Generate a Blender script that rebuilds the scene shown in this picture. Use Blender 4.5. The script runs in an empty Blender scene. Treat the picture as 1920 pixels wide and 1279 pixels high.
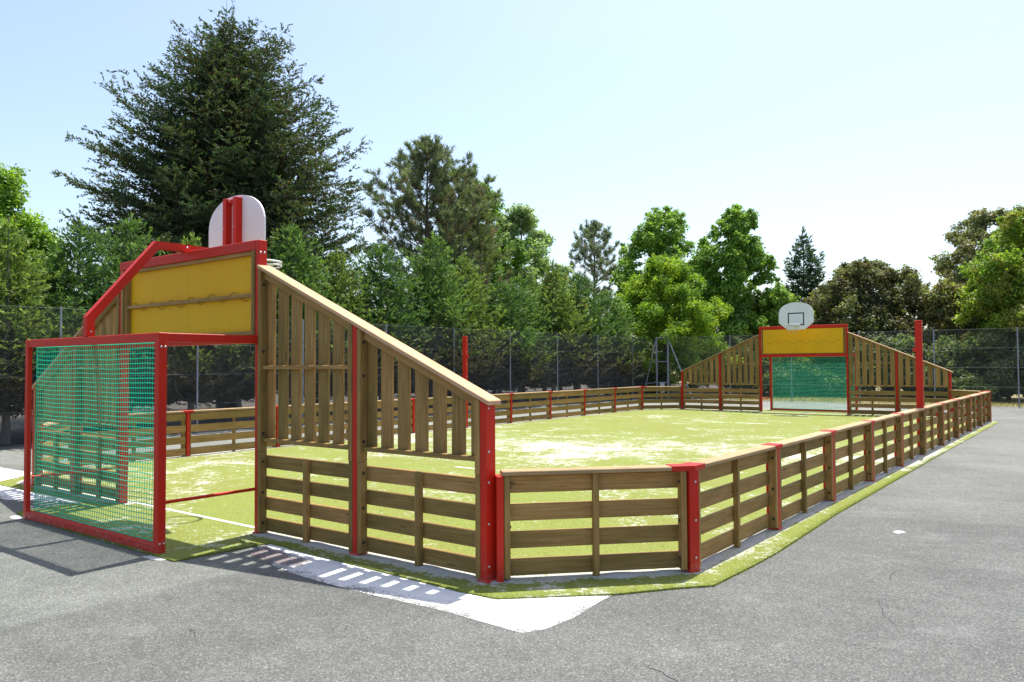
import bpy, bmesh, math, random
import numpy as np
from mathutils import Vector, Matrix

PI = math.pi
S = bpy.context.scene
COL = S.collection
rng = np.random.default_rng(7)
random.seed(7)

# ------------------------------------------------------------------ camera
CAM = np.array([8.285, -4.778, 1.697]); YAW, PITCH, ROLL, FPX = -0.6529, 0.0307, -0.0055, 1460.0
cy, sy, cp, sp = math.cos(YAW), math.sin(YAW), math.cos(PITCH), math.sin(PITCH)
F = np.array([sy*cp, cy*cp, sp]); R_ = np.array([cy, -sy, 0.0]); U_ = np.cross(R_, F)
cr, sr = math.cos(ROLL), math.sin(ROLL)
R_, U_ = R_*cr + U_*sr, U_*cr - R_*sr
cam = bpy.data.cameras.new('camera'); cam.sensor_width = 36.0; cam.lens = FPX/1920*36.0
cam.clip_start = 0.05; cam.clip_end = 4000
co = bpy.data.objects.new('camera', cam); COL.objects.link(co)
m = Matrix.Identity(4)
for i in range(3):
    m[i][0] = R_[i]; m[i][1] = U_[i]; m[i][2] = -F[i]; m[i][3] = CAM[i]
co.matrix_world = m
S.camera = co

# ------------------------------------------------------------------ light
SUN = Vector((-0.05, 0.39, 1.0)).normalized()
w = bpy.data.worlds.new('World'); S.world = w; w.use_nodes = True
nt = w.node_tree; nt.nodes.clear()
sky = nt.nodes.new('ShaderNodeTexSky'); sky.sky_type = 'NISHITA'; sky.sun_disc = False
sky.sun_elevation = math.asin(SUN.z); sky.sun_rotation = math.atan2(SUN.x, SUN.y)
sky.air_density = 1.0; sky.dust_density = 2.5; sky.ozone_density = 1.0; sky.altitude = 100
bg = nt.nodes.new('ShaderNodeBackground'); bg.inputs[1].default_value = 0.125
ow = nt.nodes.new('ShaderNodeOutputWorld')
nt.links.new(sky.outputs[0], bg.inputs[0]); nt.links.new(bg.outputs[0], ow.inputs[0])
sl = bpy.data.lights.new('sun', 'SUN'); sl.energy = 4.0; sl.angle = math.radians(0.5); sl.color = (1.0, 0.965, 0.90)
so = bpy.data.objects.new('sun', sl); COL.objects.link(so)
so.rotation_euler = SUN.to_track_quat('Z', 'Y').to_euler()
S.view_settings.view_transform = 'Standard'; S.view_settings.look = 'None'
S.view_settings.exposure = 1.0; S.view_settings.gamma = 1.0
S.cycles.max_bounces = 8; S.cycles.transparent_max_bounces = 16

# ------------------------------------------------------------------ materials
def nmat(name):
    mt = bpy.data.materials.new(name); mt.use_nodes = True
    t = mt.node_tree; b = t.nodes['Principled BSDF']
    return mt, t, b
def N(t, typ, **kw):
    n = t.nodes.new(typ)
    for k, v in kw.items():
        if k.startswith('i_'):
            n.inputs[k[2:].replace('_', ' ')].default_value = v
        else: setattr(n, k, v)
    return n
def ramp(t, src, stops, interp='LINEAR'):
    r = t.nodes.new('ShaderNodeValToRGB'); cr_ = r.color_ramp; cr_.interpolation = interp
    while len(cr_.elements) < len(stops): cr_.elements.new(0.5)
    for e, (p, c) in zip(cr_.elements, stops):
        e.position = p; e.color = (c[0], c[1], c[2], 1) if not isinstance(c, (int, float)) else (c, c, c, 1)
    t.links.new(src, r.inputs[0]); return r.outputs[0]
def mix(t, a, b, fac, mode='MIX'):
    n = t.nodes.new('ShaderNodeMix'); n.data_type = 'RGBA'; n.blend_type = mode
    for idx, v in ((6, a), (7, b)):
        if hasattr(v, 'type') and hasattr(v, 'links'): t.links.new(v, n.inputs[idx])
        else: n.inputs[idx].default_value = (v[0], v[1], v[2], 1)
    if hasattr(fac, 'links'): t.links.new(fac, n.inputs[0])
    else: n.inputs[0].default_value = fac
    return n.outputs[2]
def mth(t, op, a, b=None, c=None, clamp=False):
    n = t.nodes.new('ShaderNodeMath'); n.operation = op; n.use_clamp = clamp
    for i, v in enumerate((a, b, c)):
        if v is None: continue
        if hasattr(v, 'links'): t.links.new(v, n.inputs[i])
        else: n.inputs[i].default_value = v
    return n.outputs[0]
def noise(t, vec, scale, detail=4, rough=0.55, dist=0.0):
    n = N(t, 'ShaderNodeTexNoise'); n.inputs['Scale'].default_value = scale
    n.inputs['Detail'].default_value = detail; n.inputs['Roughness'].default_value = rough
    n.inputs['Distortion'].default_value = dist
    if vec is not None: t.links.new(vec, n.inputs['Vector'])
    return n.outputs[0]
def mapping(t, vec, sc):
    n = N(t, 'ShaderNodeMapping'); n.inputs['Scale'].default_value = sc
    t.links.new(vec, n.inputs[0]); return n.outputs[0]
def bump(t, b, h, strength, dist):
    n = N(t, 'ShaderNodeBump'); n.inputs['Strength'].default_value = strength; n.inputs['Distance'].default_value = dist
    t.links.new(h, n.inputs['Height']); t.links.new(n.outputs[0], b.inputs['Normal'])
def attr(t, name):
    n = N(t, 'ShaderNodeAttribute'); n.attribute_name = name; return n
def geo(t): return N(t, 'ShaderNodeNewGeometry').outputs['Position']

def wood_mat(name, c1, c2, c3):
    mt, t, b = nmat(name)
    v = attr(t, 'gc').outputs['Vector']
    oi = N(t, 'ShaderNodeObjectInfo').outputs['Random']
    off = N(t, 'ShaderNodeVectorMath', operation='ADD'); t.links.new(v, off.inputs[0])
    cmb = N(t, 'ShaderNodeCombineXYZ'); t.links.new(mth(t, 'MULTIPLY', oi, 37.0), cmb.inputs[0]); t.links.new(mth(t, 'MULTIPLY', oi, 11.0), cmb.inputs[1])
    t.links.new(cmb.outputs[0], off.inputs[1]); v = off.outputs[0]
    g = noise(t, mapping(t, v, (1.2, 26, 26)), 2.2, 5, 0.6, 0.35)
    fine = noise(t, mapping(t, v, (6, 190, 190)), 1.5, 2, 0.5)
    blot = noise(t, mapping(t, v, (1, 3, 3)), 1.6, 3, 0.6)
    col = ramp(t, g, [(0.30, c1), (0.50, c2), (0.68, c3)])
    col = mix(t, col, (0.85, 0.85, 0.85), mth(t, 'MULTIPLY', fine, 0.35), 'MULTIPLY')
    col = mix(t, col, (c1[0]*0.75, c1[1]*0.92, c1[2]*0.9), ramp(t, blot, [(0.46, 0.0), (0.72, 0.75)]))
    hsv = N(t, 'ShaderNodeHueSaturation'); t.links.new(col, hsv.inputs['Color'])
    t.links.new(mth(t, 'MULTIPLY_ADD', oi, 0.46, 0.76), hsv.inputs['Value'])
    t.links.new(mth(t, 'MULTIPLY_ADD', oi, -0.016, 0.508), hsv.inputs['Hue'])
    # knots
    vo = N(t, 'ShaderNodeTexVoronoi'); vo.inputs['Scale'].default_value = 1.0
    t.links.new(mapping(t, v, (1.7, 7, 7)), vo.inputs['Vector'])
    kn = ramp(t, vo.outputs['Distance'], [(0.0, 1.0), (0.07, 0.75), (0.13, 0.0)])
    col = mix(t, hsv.outputs[0], (0.10, 0.06, 0.025), kn)
    t.links.new(col, b.inputs['Base Color']); b.inputs['Roughness'].default_value = 0.72
    b.inputs['Specular IOR Level'].default_value = 0.25
    bump(t, b, mth(t, 'ADD', g, mth(t, 'MULTIPLY', fine, 0.5)), 0.35, 0.003)
    return mt
WOOD = wood_mat('treated_wood', (0.232, 0.130, 0.036), (0.325, 0.192, 0.060), (0.405, 0.252, 0.092))
WOODL = wood_mat('cap_wood', (0.36, 0.225, 0.105), (0.45, 0.29, 0.15), (0.52, 0.35, 0.20))

def paint(name, c, rough=0.38, spec=0.4, dirt=0.15):
    mt, t, b = nmat(name)
    p = geo(t)
    n1 = noise(t, p, 2.3, 5, 0.6); n2 = noise(t, p, 45, 3, 0.6)
    col = mix(t, c, tuple(x*0.62+0.02 for x in c), mth(t, 'MULTIPLY', ramp(t, n1, [(0.4, 0.0), (0.75, 1.0)]), dirt*2))
    if name == 'red_paint':
        sz = N(t, 'ShaderNodeSeparateXYZ'); t.links.new(p, sz.inputs[0])
        n3 = noise(t, p, 22, 5, 0.7)
        dm = mth(t, 'MULTIPLY', ramp(t, sz.outputs[2], [(0.0, 1.0), (0.10, 0.25), (0.3, 0.0)]), ramp(t, n3, [(0.40, 0.0), (0.66, 0.35)]))
        col = mix(t, col, (0.40, 0.36, 0.32), dm)
        col = mix(t, col, (0.58, 0.06, 0.05), ramp(t, noise(t, p, 7, 6, 0.75), [(0.56, 0.0), (0.72, 0.18)]))
    t.links.new(col, b.inputs['Base Color'])
    t.links.new(mth(t, 'MULTIPLY_ADD', n2, 0.25, rough-0.1), b.inputs['Roughness'])
    b.inputs['Specular IOR Level'].default_value = spec
    bump(t, b, n2, 0.05, 0.001)
    return mt
RED = paint('red_paint', (0.54, 0.020, 0.007), 0.45, 0.22)
YEL = paint('yellow_panel', (0.76, 0.41, 0.010), 0.55, 0.2)
WHITE = paint('white_board', (0.80, 0.81, 0.84), 0.45)
BLACK = paint('black_marking', (0.03, 0.035, 0.045), 0.5)
BOLTD = paint('dark_bolt', (0.02, 0.02, 0.02), 0.5)
BOLTS = paint('steel_bolt', (0.55, 0.55, 0.55), 0.3); BOLTS.node_tree.nodes['Principled BSDF'].inputs['Metallic'].default_value = 0.8
GALV = paint('galvanised_steel', (0.30, 0.33, 0.37), 0.5); GALV.node_tree.nodes['Principled BSDF'].inputs['Metallic'].default_value = 0.25
WIRE = paint('fence_wire', (0.17, 0.18, 0.19), 0.6, 0.2); WIRE.node_tree.nodes['Principled BSDF'].inputs['Metallic'].default_value = 0.2
NETG = paint('green_net', (0.012, 0.52, 0.31), 0.6, 0.2, 0.05)
LINEW = paint('white_line', (0.72, 0.73, 0.68), 0.8, 0.1)
GREYP = paint('grey_panel', (0.62, 0.64, 0.68), 0.6)
CORD = paint('dark_cord', (0.16, 0.09, 0.02), 0.6)

def asphalt_mat():
    mt, t, b = nmat('asphalt')
    p = geo(t)
    sx = N(t, 'ShaderNodeSeparateXYZ'); t.links.new(p, sx.inputs[0]); X, Y = sx.outputs[0], sx.outputs[1]
    vo = N(t, 'ShaderNodeTexVoronoi'); vo.inputs['Scale'].default_value = 120; t.links.new(p, vo.inputs['Vector'])
    vc = N(t, 'ShaderNodeSeparateColor'); t.links.new(vo.outputs['Color'], vc.inputs[0])
    ag = ramp(t, vc.outputs[0], [(0.0, (0.092, 0.096, 0.089)), (0.5, (0.135, 0.139, 0.129)), (0.86, (0.185, 0.188, 0.174)), (1.0, (0.28, 0.28, 0.26))])
    f = noise(t, p, 160, 3, 0.7)
    col = mix(t, ag, (0.45, 0.45, 0.45), mth(t, 'MULTIPLY', ramp(t, f, [(0.30, 1.0), (0.52, 0.0)]), 0.75), 'MULTIPLY')
    big = noise(t, p, 0.55, 6, 0.62); mid = noise(t, p, 4.5, 5, 0.65)
    col = mix(t, col, (0.72, 0.72, 0.72), ramp(t, big, [(0.38, 0.7), (0.62, 0.0)]), 'MULTIPLY')
    col = mix(t, col, (0.80, 0.80, 0.80), ramp(t, mid, [(0.36, 0.6), (0.60, 0.0)]), 'MULTIPLY')
    wob = mth(t, 'MULTIPLY_ADD', noise(t, p, 1.3, 4, 0.6), 0.5, -0.25)
    wob2 = mth(t, 'MULTIPLY_ADD', noise(t, p, 9, 3, 0.6), 0.10, -0.05)
    def seam(expr, at, lo=0.88):
        s = mth(t, 'SUBTRACT', mth(t, 'ADD', expr, wob2), at)
        n_ = mth(t, 'MULTIPLY', mth(t, 'ADD', s, 0.03), 14.0, clamp=True); return n_
    s1 = seam(X, 2.52)
    col = mix(t, mix(t, col, (1.22, 1.24, 1.19), 1.0, 'MULTIPLY'), col, s1)
    s2 = seam(mth(t, 'MULTIPLY_ADD', X, -0.28, Y), 2.75)
    col = mix(t, col, mix(t, col, (1.16, 1.16, 1.15), 1.0, 'MULTIPLY'), s2)
    s3 = seam(mth(t, 'MULTIPLY_ADD', X, -0.05, Y), 9.3)
    col = mix(t, col, mix(t, col, (1.14, 1.14, 1.14), 1.0, 'MULTIPLY'), s3)
    # pale dusty streaks from the sand
    st = ramp(t, noise(t, p, 1.7, 7, 0.75), [(0.55, 0.0), (0.72, 0.22)])
    col = mix(t, col, (0.32, 0.32, 0.31), st)
    t.links.new(col, b.inputs['Base Color']); b.inputs['Roughness'].default_value = 0.9
    b.inputs['Specular IOR Level'].default_value = 0.2
    bump(t, b, mth(t, 'ADD', vo.outputs['Distance'], f), 0.6, 0.004)
    return mt
ASPH = asphalt_mat()

def concrete_mat():
    mt, t, b = nmat('pale_concrete')
    p = geo(t)
    col = ramp(t, noise(t, p, 7, 6, 0.65), [(0.3, (0.60, 0.60, 0.59)), (0.7, (0.72, 0.72, 0.71))])
    col = mix(t, col, (0.42, 0.43, 0.42), ramp(t, noise(t, p, 60, 3, 0.6), [(0.62, 0.0), (0.75, 0.7)]))
    t.links.new(col, b.inputs['Base Color']); b.inputs['Roughness'].default_value = 0.9
    d = attr(t, 'sd').outputs['Fac']
    n1 = noise(t, p, 3.2, 6, 0.7); n2 = noise(t, p, 95, 2, 0.6)
    a = mth(t, 'ADD', mth(t, 'MULTIPLY', d, 4.0), mth(t, 'MULTIPLY_ADD', n1, 2.6, -1.15))
    a = mth(t, 'ADD', a, mth(t, 'MULTIPLY_ADD', n2, 3.2, -1.6))
    a = mth(t, 'MULTIPLY_ADD', a, 1.1, 0.3, clamp=True)
    t.links.new(a, b.inputs['Alpha'])
    return mt
CONC = concrete_mat()
def pink_mat():
    mt, t, b = nmat('reddish_asphalt')
    p = geo(t)
    col = ramp(t, noise(t, p, 110, 3, 0.7), [(0.35, (0.10, 0.08, 0.08)), (0.6, (0.26, 0.21, 0.205)), (0.75, (0.42, 0.37, 0.36))])
    t.links.new(col, b.inputs['Base Color']); b.inputs['Roughness'].default_value = 0.9
    d = attr(t, 'sd').outputs['Fac']
    a = mth(t, 'ADD', mth(t, 'MULTIPLY', d, 6.0), mth(t, 'MULTIPLY_ADD', noise(t, p, 60, 3, 0.7), 4.0, -2.1))
    t.links.new(mth(t, 'MULTIPLY_ADD', a, 1.8, 0.3, clamp=True), b.inputs['Alpha'])
    return mt
PINK = pink_mat()

def turf_mat():
    mt, t, b = nmat('artificial_turf')
    p = geo(t)
    d = attr(t, 'wd').outputs['Fac']          # distance to the barrier line, negative outside
    g1 = noise(t, p, 120, 3, 0.7); g2 = noise(t, p, 6, 5, 0.6); g3 = noise(t, p, 0.5, 4, 0.6)
    col = ramp(t, g1, [(0.28, (0.110, 0.145, 0.022)), (0.5, (0.180, 0.222, 0.042)), (0.72, (0.255, 0.290, 0.080))])
    col = mix(t, col, (0.225, 0.24, 0.06), mth(t, 'MULTIPLY', g2, 0.45))
    col = mix(t, col, (1.0, 0.90, 0.95), ramp(t, g3, [(0.4, 0.0), (0.6, 0.7)]), 'MULTIPLY')
    s1 = noise(t, p, 1.1, 8, 0.72, 0.6); s2 = noise(t, p, 5.5, 6, 0.75, 0.4); s3 = noise(t, p, 0.22, 3, 0.5)
    rag = noise(t, p, 21, 4, 0.75)
    near = ramp(t, mth(t, 'ABSOLUTE', d), [(0.0, 0.30), (0.09, 0.18), (0.15, 0.05), (0.21, 0.0), (1.0, 0.0)])
    big = ramp(t, s3, [(0.40, 0.0), (0.62, 0.07)])
    m_ = mth(t, 'ADD', mth(t, 'MULTIPLY', s1, 0.55), mth(t, 'MULTIPLY', s2, 0.45))
    sxy = N(t, 'ShaderNodeSeparateXYZ'); t.links.new(p, sxy.inputs[0])
    bandc = mth(t, 'ABSOLUTE', mth(t, 'ADD', mth(t, 'MULTIPLY_ADD', sxy.outputs[0], -0.25, sxy.outputs[1]), mth(t, 'MULTIPLY_ADD', s3, 5.0, -11.3)))
    m_ = mth(t, 'ADD', m_, ramp(t, mth(t, 'MULTIPLY', bandc, 0.3), [(0.0, 0.12), (0.5, 0.05), (1.0, 0.0)]))
    m_ = mth(t, 'ADD', m_, near); m_ = mth(t, 'ADD', m_, big)
    m_ = mth(t, 'ADD', m_, mth(t, 'MULTIPLY_ADD', rag, 0.52, -0.26))
    sand = ramp(t, m_, [(0.585, 0.0), (0.67, 0.9)])
    col = mix(t, col, (0.50, 0.50, 0.44), sand)
    t.links.new(col, b.inputs['Base Color']); b.inputs['Roughness'].default_value = 0.85
    b.inputs['Specular IOR Level'].default_value = 0.15
    bump(t, b, mth(t, 'ADD', g1, mth(t, 'MULTIPLY', g2, 1.5)), 0.55, 0.012)
    return mt
TURF = turf_mat()

def dry_mat():
    mt, t, b = nmat('dry_ground')
    p = geo(t)
    col = ramp(t, noise(t, p, 3.0, 8, 0.7), [(0.3, (0.10, 0.09, 0.035)), (0.5, (0.26, 0.21, 0.10)), (0.7, (0.36, 0.29, 0.15))])
    col = mix(t, col, (0.11, 0.15, 0.04), ramp(t, noise(t, p, 0.6, 5, 0.6), [(0.48, 0.0), (0.66, 0.7)]))
    t.links.new(col, b.inputs['Base Color']); b.inputs['Roughness'].default_value = 0.95
    bump(t, b, noise(t, p, 30, 4, 0.7), 0.8, 0.03)
    return mt
DRY = dry_mat()
mt, t, bb = nmat('needle_litter'); p = geo(t)
t.links.new(ramp(t, noise(t, p, 14, 6, 0.7), [(0.3, (0.025, 0.020, 0.013)), (0.55, (0.055, 0.043, 0.028)), (0.75, (0.09, 0.075, 0.045))]), bb.inputs['Base Color'])
bb.inputs['Roughness'].default_value = 0.95; bump(t, bb, noise(t, p, 40, 4, 0.7), 0.8, 0.02); SOIL = mt
def bark_mat(name, c):
    mt, t, b = nmat(name)
    p = geo(t)
    col = ramp(t, noise(t, mapping(t, p, (14, 14, 3)), 1.5, 5, 0.7), [(0.3, tuple(x*0.45 for x in c)), (0.7, c)])
    t.links.new(col, b.inputs['Base Color']); b.inputs['Roughness'].default_value = 0.9
    bump(t, b, noise(t, mapping(t, p, (14, 14, 3)), 2.0, 4, 0.7), 0.8, 0.02)
    return mt
BARK = bark_mat('bark', (0.16, 0.125, 0.09)); BARKG = bark_mat('grey_bark', (0.22, 0.20, 0.17))
def leaf_mat(name, trans=0.35, sp_=0.18):
    mt = bpy.data.materials.new(name); mt.use_nodes = True; t = mt.node_tree; t.nodes.clear()
    o = t.nodes.new('ShaderNodeOutputMaterial'); c = mix(t, attr(t, 'col').outputs['Color'], (1.28, 1.24, 1.15), 1.0, 'MULTIPLY')
    b = t.nodes.new('ShaderNodeBsdfPrincipled'); b.inputs['Roughness'].default_value = 0.5; b.inputs['Specular IOR Level'].default_value = sp_
    t.links.new(c, b.inputs['Base Color'])
    tr = t.nodes.new('ShaderNodeBsdfTranslucent')
    t.links.new(mix(t, c, (1.25, 1.35, 0.55), 1.0, 'MULTIPLY'), tr.inputs[0])
    ms = t.nodes.new('ShaderNodeMixShader'); ms.inputs[0].default_value = trans
    t.links.new(b.outputs[0], ms.inputs[1]); t.links.new(tr.outputs[0], ms.inputs[2]); t.links.new(ms.outputs[0], o.inputs[0])
    return mt
NEEDLE = leaf_mat('needles', 0.28, 0.10); LEAF = leaf_mat('leaves', 0.42); BLADE = leaf_mat('turf_blades', 0.35)

# ------------------------------------------------------------------ mesh helpers
def cham_template():
    vs, idx = [], {}
    for sx in (-1, 1):
        for sy_ in (-1, 1):
            for sz in (-1, 1):
                for a in range(3):
                    idx[(sx, sy_, sz, a)] = len(vs); vs.append((sx, sy_, sz, a))
    fs = []
    for a in range(3):
        o = [i for i in range(3) if i != a]
        for s in (-1, 1):
            q = []
            for (p, r) in ((-1, -1), (1, -1), (1, 1), (-1, 1)):
                k = [0, 0, 0]; k[a] = s; k[o[0]] = p; k[o[1]] = r; q.append(idx[(k[0], k[1], k[2], a)])
            fs.append(q)
    for a in range(3):      # edges along axis a, between faces b and c
        b_, c_ = [i for i in range(3) if i != a]
        for sb in (-1, 1):
            for sc in (-1, 1):
                q = []
                for (sa, fc) in ((-1, b_), (1, b_), (1, c_), (-1, c_)):
                    k = [0, 0, 0]; k[a] = sa; k[b_] = sb; k[c_] = sc; q.append(idx[(k[0], k[1], k[2], fc)])
                fs.append(q)
    for sx in (-1, 1):
        for sy_ in (-1, 1):
            for sz in (-1, 1): fs.append([idx[(sx, sy_, sz, a)] for a in range(3)])
    def P(v): return np.array([v[i]*(1.0 if i == v[3] else 0.9) for i in range(3)])
    out = []
    for f in fs:
        pts = [P(vs[i]) for i in f]; n = np.cross(pts[1]-pts[0], pts[2]-pts[0]); c = sum(pts)/len(pts)
        out.append(list(reversed(f)) if n @ c < 0 else f)
    return np.array(vs), out
CV, CF = cham_template()

class MB:
    def __init__(s): s.v = []; s.f = []; s.g = []; s.sm = []
    def add(s, vs, fs, gc=None, smooth=False):
        o = len(s.v); s.v += [tuple(v) for v in vs]
        s.g += [tuple(x) for x in (gc if gc is not None else vs)]
        s.f += [[i+o for i in f] for f in fs]; s.sm += [smooth]*len(fs); return s
    def box(s, lo, hi, ch=0.003, grain=0, fn=None, M=None):
        lo = np.array(lo, float); hi = np.array(hi, float); c = (lo+hi)/2; h = (hi-lo)/2; ch = min(ch, h.min()*0.45)
        vs = []
        for (a, b, d, ax) in CV:
            k = np.array([a, b, d])*h
            for i in range(3):
                if i != ax: k[i] -= np.sign(k[i])*ch
            vs.append(k+c)
        off = rng.uniform(0, 50, 3)
        order = {0: (0, 1, 2), 1: (1, 0, 2), 2: (2, 1, 0)}[grain]
        gc = [np.array([v[order[0]], v[order[1]], v[order[2]]])+off for v in vs]
        if fn: vs = [fn(v) for v in vs]
        if M is not None: vs = [M @ Vector(v) for v in vs]
        return s.add(vs, CF, gc)
    def beam(s, p, q, w_, h_, ch=0.004, up=(0, 0, 1), cut=None):
        """oriented box from p to q, w_ across, h_ along up"""
        p = Vector(p); q = Vector(q); x = (q-p); L = x.length; x.normalize(); u = Vector(up)
        y = u.cross(x).normalized(); z = x.cross(y)
        M = Matrix.Identity(4)
        for i in range(3): M[i][0] = x[i]; M[i][1] = y[i]; M[i][2] = z[i]; M[i][3] = p[i]
        return s.box((0, -w_/2, -h_/2), (L, w_/2, h_/2), ch, 0, None, M)
    def tube(s, pts, r, n=8, closed=False, caps=True, radii=None):
        pts = [Vector(p) for p in pts]; m_ = len(pts); rings = []; u = None
        for i, p in enumerate(pts):
            a = pts[(i-1) % m_] if (closed or i > 0) else p; b = pts[(i+1) % m_] if (closed or i < m_-1) else p
            d = (b-a).normalized()
            if u is None:
                u = Vector((0, 0, 1)) if abs(d.z) < 0.9 else Vector((1, 0, 0))
            u = (u-d*u.dot(d)).normalized(); v = d.cross(u)
            rr = radii[i] if radii else r
            rings.append([p+(u*math.cos(2*PI*k/n)+v*math.sin(2*PI*k/n))*rr for k in range(n)])
        vs = [v for rg in rings for v in rg]; fs = []
        for i in range(m_ if closed else m_-1):
            a = i*n; b = ((i+1) % m_)*n
            for k in range(n): fs.append([a+k, a+(k+1) % n, b+(k+1) % n, b+k])
        s.add(vs, fs, smooth=(n > 5))
        if caps and not closed:
            s.add(rings[0], [list(reversed(range(n)))]); s.add(rings[-1], [list(range(n))])
        return s
    def bolt(s, c, nrm, r=0.011, h=0.008):
        c = Vector(c); n = Vector(nrm).normalized()
        u = Vector((0, 0, 1)) if abs(n.z) < 0.9 else Vector((1, 0, 0)); u = (u-n*u.dot(n)).normalized(); v = n.cross(u)
        K = 8; vs = []; fs = []
        for (rr, hh) in ((r, -0.002), (r, h*0.5), (r*0.6, h)):
            vs += [c+n*hh+(u*math.cos(2*PI*k/K)+v*math.sin(2*PI*k/K))*rr for k in range(K)]
        for j in range(2):
            for k in range(K): fs.append([j*K+k, j*K+(k+1) % K, (j+1)*K+(k+1) % K, (j+1)*K+k])
        fs.append(list(range(2*K, 3*K))); return s.add(vs, fs, smooth=True)
    def prism(s, poly, z0, z1):
        n = len(poly); vs = [(x, y, z0) for x, y in poly]+[(x, y, z1) for x, y in poly]
        fs = [list(reversed(range(n))), list(range(n, 2*n))]+[[i, (i+1) % n, n+(i+1) % n, n+i] for i in range(n)]
        return s.add(vs, fs)
    def build(s, name, mat, parent=None):
        me = bpy.data.meshes.new(name); me.from_pydata(s.v, [], s.f)
        a = me.attributes.new('gc', 'FLOAT_VECTOR', 'POINT'); a.data.foreach_set('vector', np.array(s.g, 'f').ravel())
        me.polygons.foreach_set('use_smooth', s.sm); me.materials.append(mat); me.update()
        o = bpy.data.objects.new(name, me); COL.objects.link(o)
        if parent: o.parent = parent
        return o

def tag(o, label=None, cat=None, group=None, kind=None):
    if label: o['label'] = label
    if cat: o['category'] = cat
    if group: o['group'] = group
    if kind: o['kind'] = kind
    return o
def thing(name, loc, rz, label, cat, group=None):
    o = bpy.data.objects.new(name, None); COL.objects.link(o); o.empty_display_size = 0.2
    o.location = loc; o.rotation_euler = (0, 0, rz); return tag(o, label, cat, group)
def kids(o): return [c for c in COL.objects if c.parent == o]
def copy_tree(root, loc, rz, label, scale=None, jit=0.0):
    r = root.copy(); COL.objects.link(r); r.location = loc; r.rotation_euler = (0, 0, rz)
    if scale is not None: r.scale = scale
    if label: r['label'] = label
    for ch in kids(root):
        c = ch.copy(); COL.objects.link(c); c.parent = r
        if jit: c.location.z += random.uniform(-jit, jit)
        for g in kids(ch):
            d = g.copy(); COL.objects.link(d); d.parent = c
    return r
def quads_obj(name, V, col, mat, parent=None, Fn=4):
    """V: (n, Fn, 3), col: (n, 3)"""
    n = len(V); me = bpy.data.meshes.new(name)
    me.vertices.add(n*Fn); me.vertices.foreach_set('co', np.ascontiguousarray(V, 'f').ravel())
    me.loops.add(n*Fn); me.loops.foreach_set('vertex_index', np.arange(n*Fn, dtype='i'))
    me.polygons.add(n); me.polygons.foreach_set('loop_start', np.arange(0, n*Fn, Fn, dtype='i'))
    me.polygons.foreach_set('loop_total', np.full(n, Fn, 'i'))
    a = me.attributes.new('col', 'FLOAT_COLOR', 'FACE')
    a.data.foreach_set('color', np.concatenate([np.clip(col, 0, 1), np.ones((n, 1))], 1).astype('f').ravel())
    me.materials.append(mat); me.update(calc_edges=True)
    o = bpy.data.objects.new(name, me); COL.objects.link(o)
    if parent: o.parent = parent
    return o

# ------------------------------------------------------------------ layout
MODS = 2.0; CH = 1.187; WD = 5.52; L = 2*CH+10*MODS; HL = 0.87
G = 1.42; A_ = 1.49; WE = G+2*A_+0.0; HT = 2.99; HC = 2.01; DC = 1.08

# ------------------------------------------------------------------ ground
def grid_sheet(name, poly, z, step, mat, fn_attr, aname, th=0.0):
    bm = bmesh.new(); vs = [bm.verts.new((x, y, z)) for x, y in poly]; bm.faces.new(vs); bm.normal_update()
    xs = [p[0] for p in poly]; ys = [p[1] for p in poly]
    x = min(xs)+step
    while x < max(xs):
        bmesh.ops.bisect_plane(bm, geom=bm.verts[:]+bm.edges[:]+bm.faces[:], plane_co=(x, 0, 0), plane_no=(1, 0, 0)); x += step
    y = min(ys)+step
    while y < max(ys):
        bmesh.ops.bisect_plane(bm, geom=bm.verts[:]+bm.edges[:]+bm.faces[:], plane_co=(0, y, 0), plane_no=(0, 1, 0)); y += step
    if th:
        be = [e for e in bm.edges if len(e.link_faces) == 1]
        r = bmesh.ops.extrude_edge_only(bm, edges=be)
        for v in r['geom']:
            if isinstance(v, bmesh.types.BMVert): v.co.z -= th
    bmesh.ops.recalc_face_normals(bm, faces=bm.faces[:])
    me = bpy.data.meshes.new(name); bm.to_mesh(me); bm.free()
    P = np.array([v.co[:2] for v in me.vertices])
    a = me.attributes.new(aname, 'FLOAT', 'POINT'); a.data.foreach_set('value', fn_attr(P).astype('f'))
    me.materials.append(mat); o = bpy.data.objects.new(name, me); COL.objects.link(o)
    if me.polygons[0].normal.z < 0 and not th: me.flip_normals()
    return o
def poly_dist(P, poly):
    """signed distance, positive inside"""
    poly = np.array(poly); n = len(poly); d = np.full(len(P), 1e9); ins = np.zeros(len(P), bool)
    for i in range(n):
        a = poly[i]; b = poly[(i+1) % n]; ab = b-a; tt = np.clip(((P-a) @ ab)/(ab @ ab), 0, 1)
        d = np.minimum(d, np.linalg.norm(P-(a+tt[:, None]*ab), axis=1))
        c = ((a[1] > P[:, 1]) != (b[1] > P[:, 1]))
        with np.errstate(divide='ignore', invalid='ignore'):
            xi = (b[0]-a[0])*(P[:, 1]-a[1])/(b[1]-a[1])+a[0]
        ins ^= c & (P[:, 0] < xi)
    return np.where(ins, d, -d)
COURT = [(-G-0.84*2*A_, 0), (WE, 0), (WD, CH), (WD, L-CH), (WE, L), (-WE, L), (-WD, L-CH), (-WD, CH)]

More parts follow.
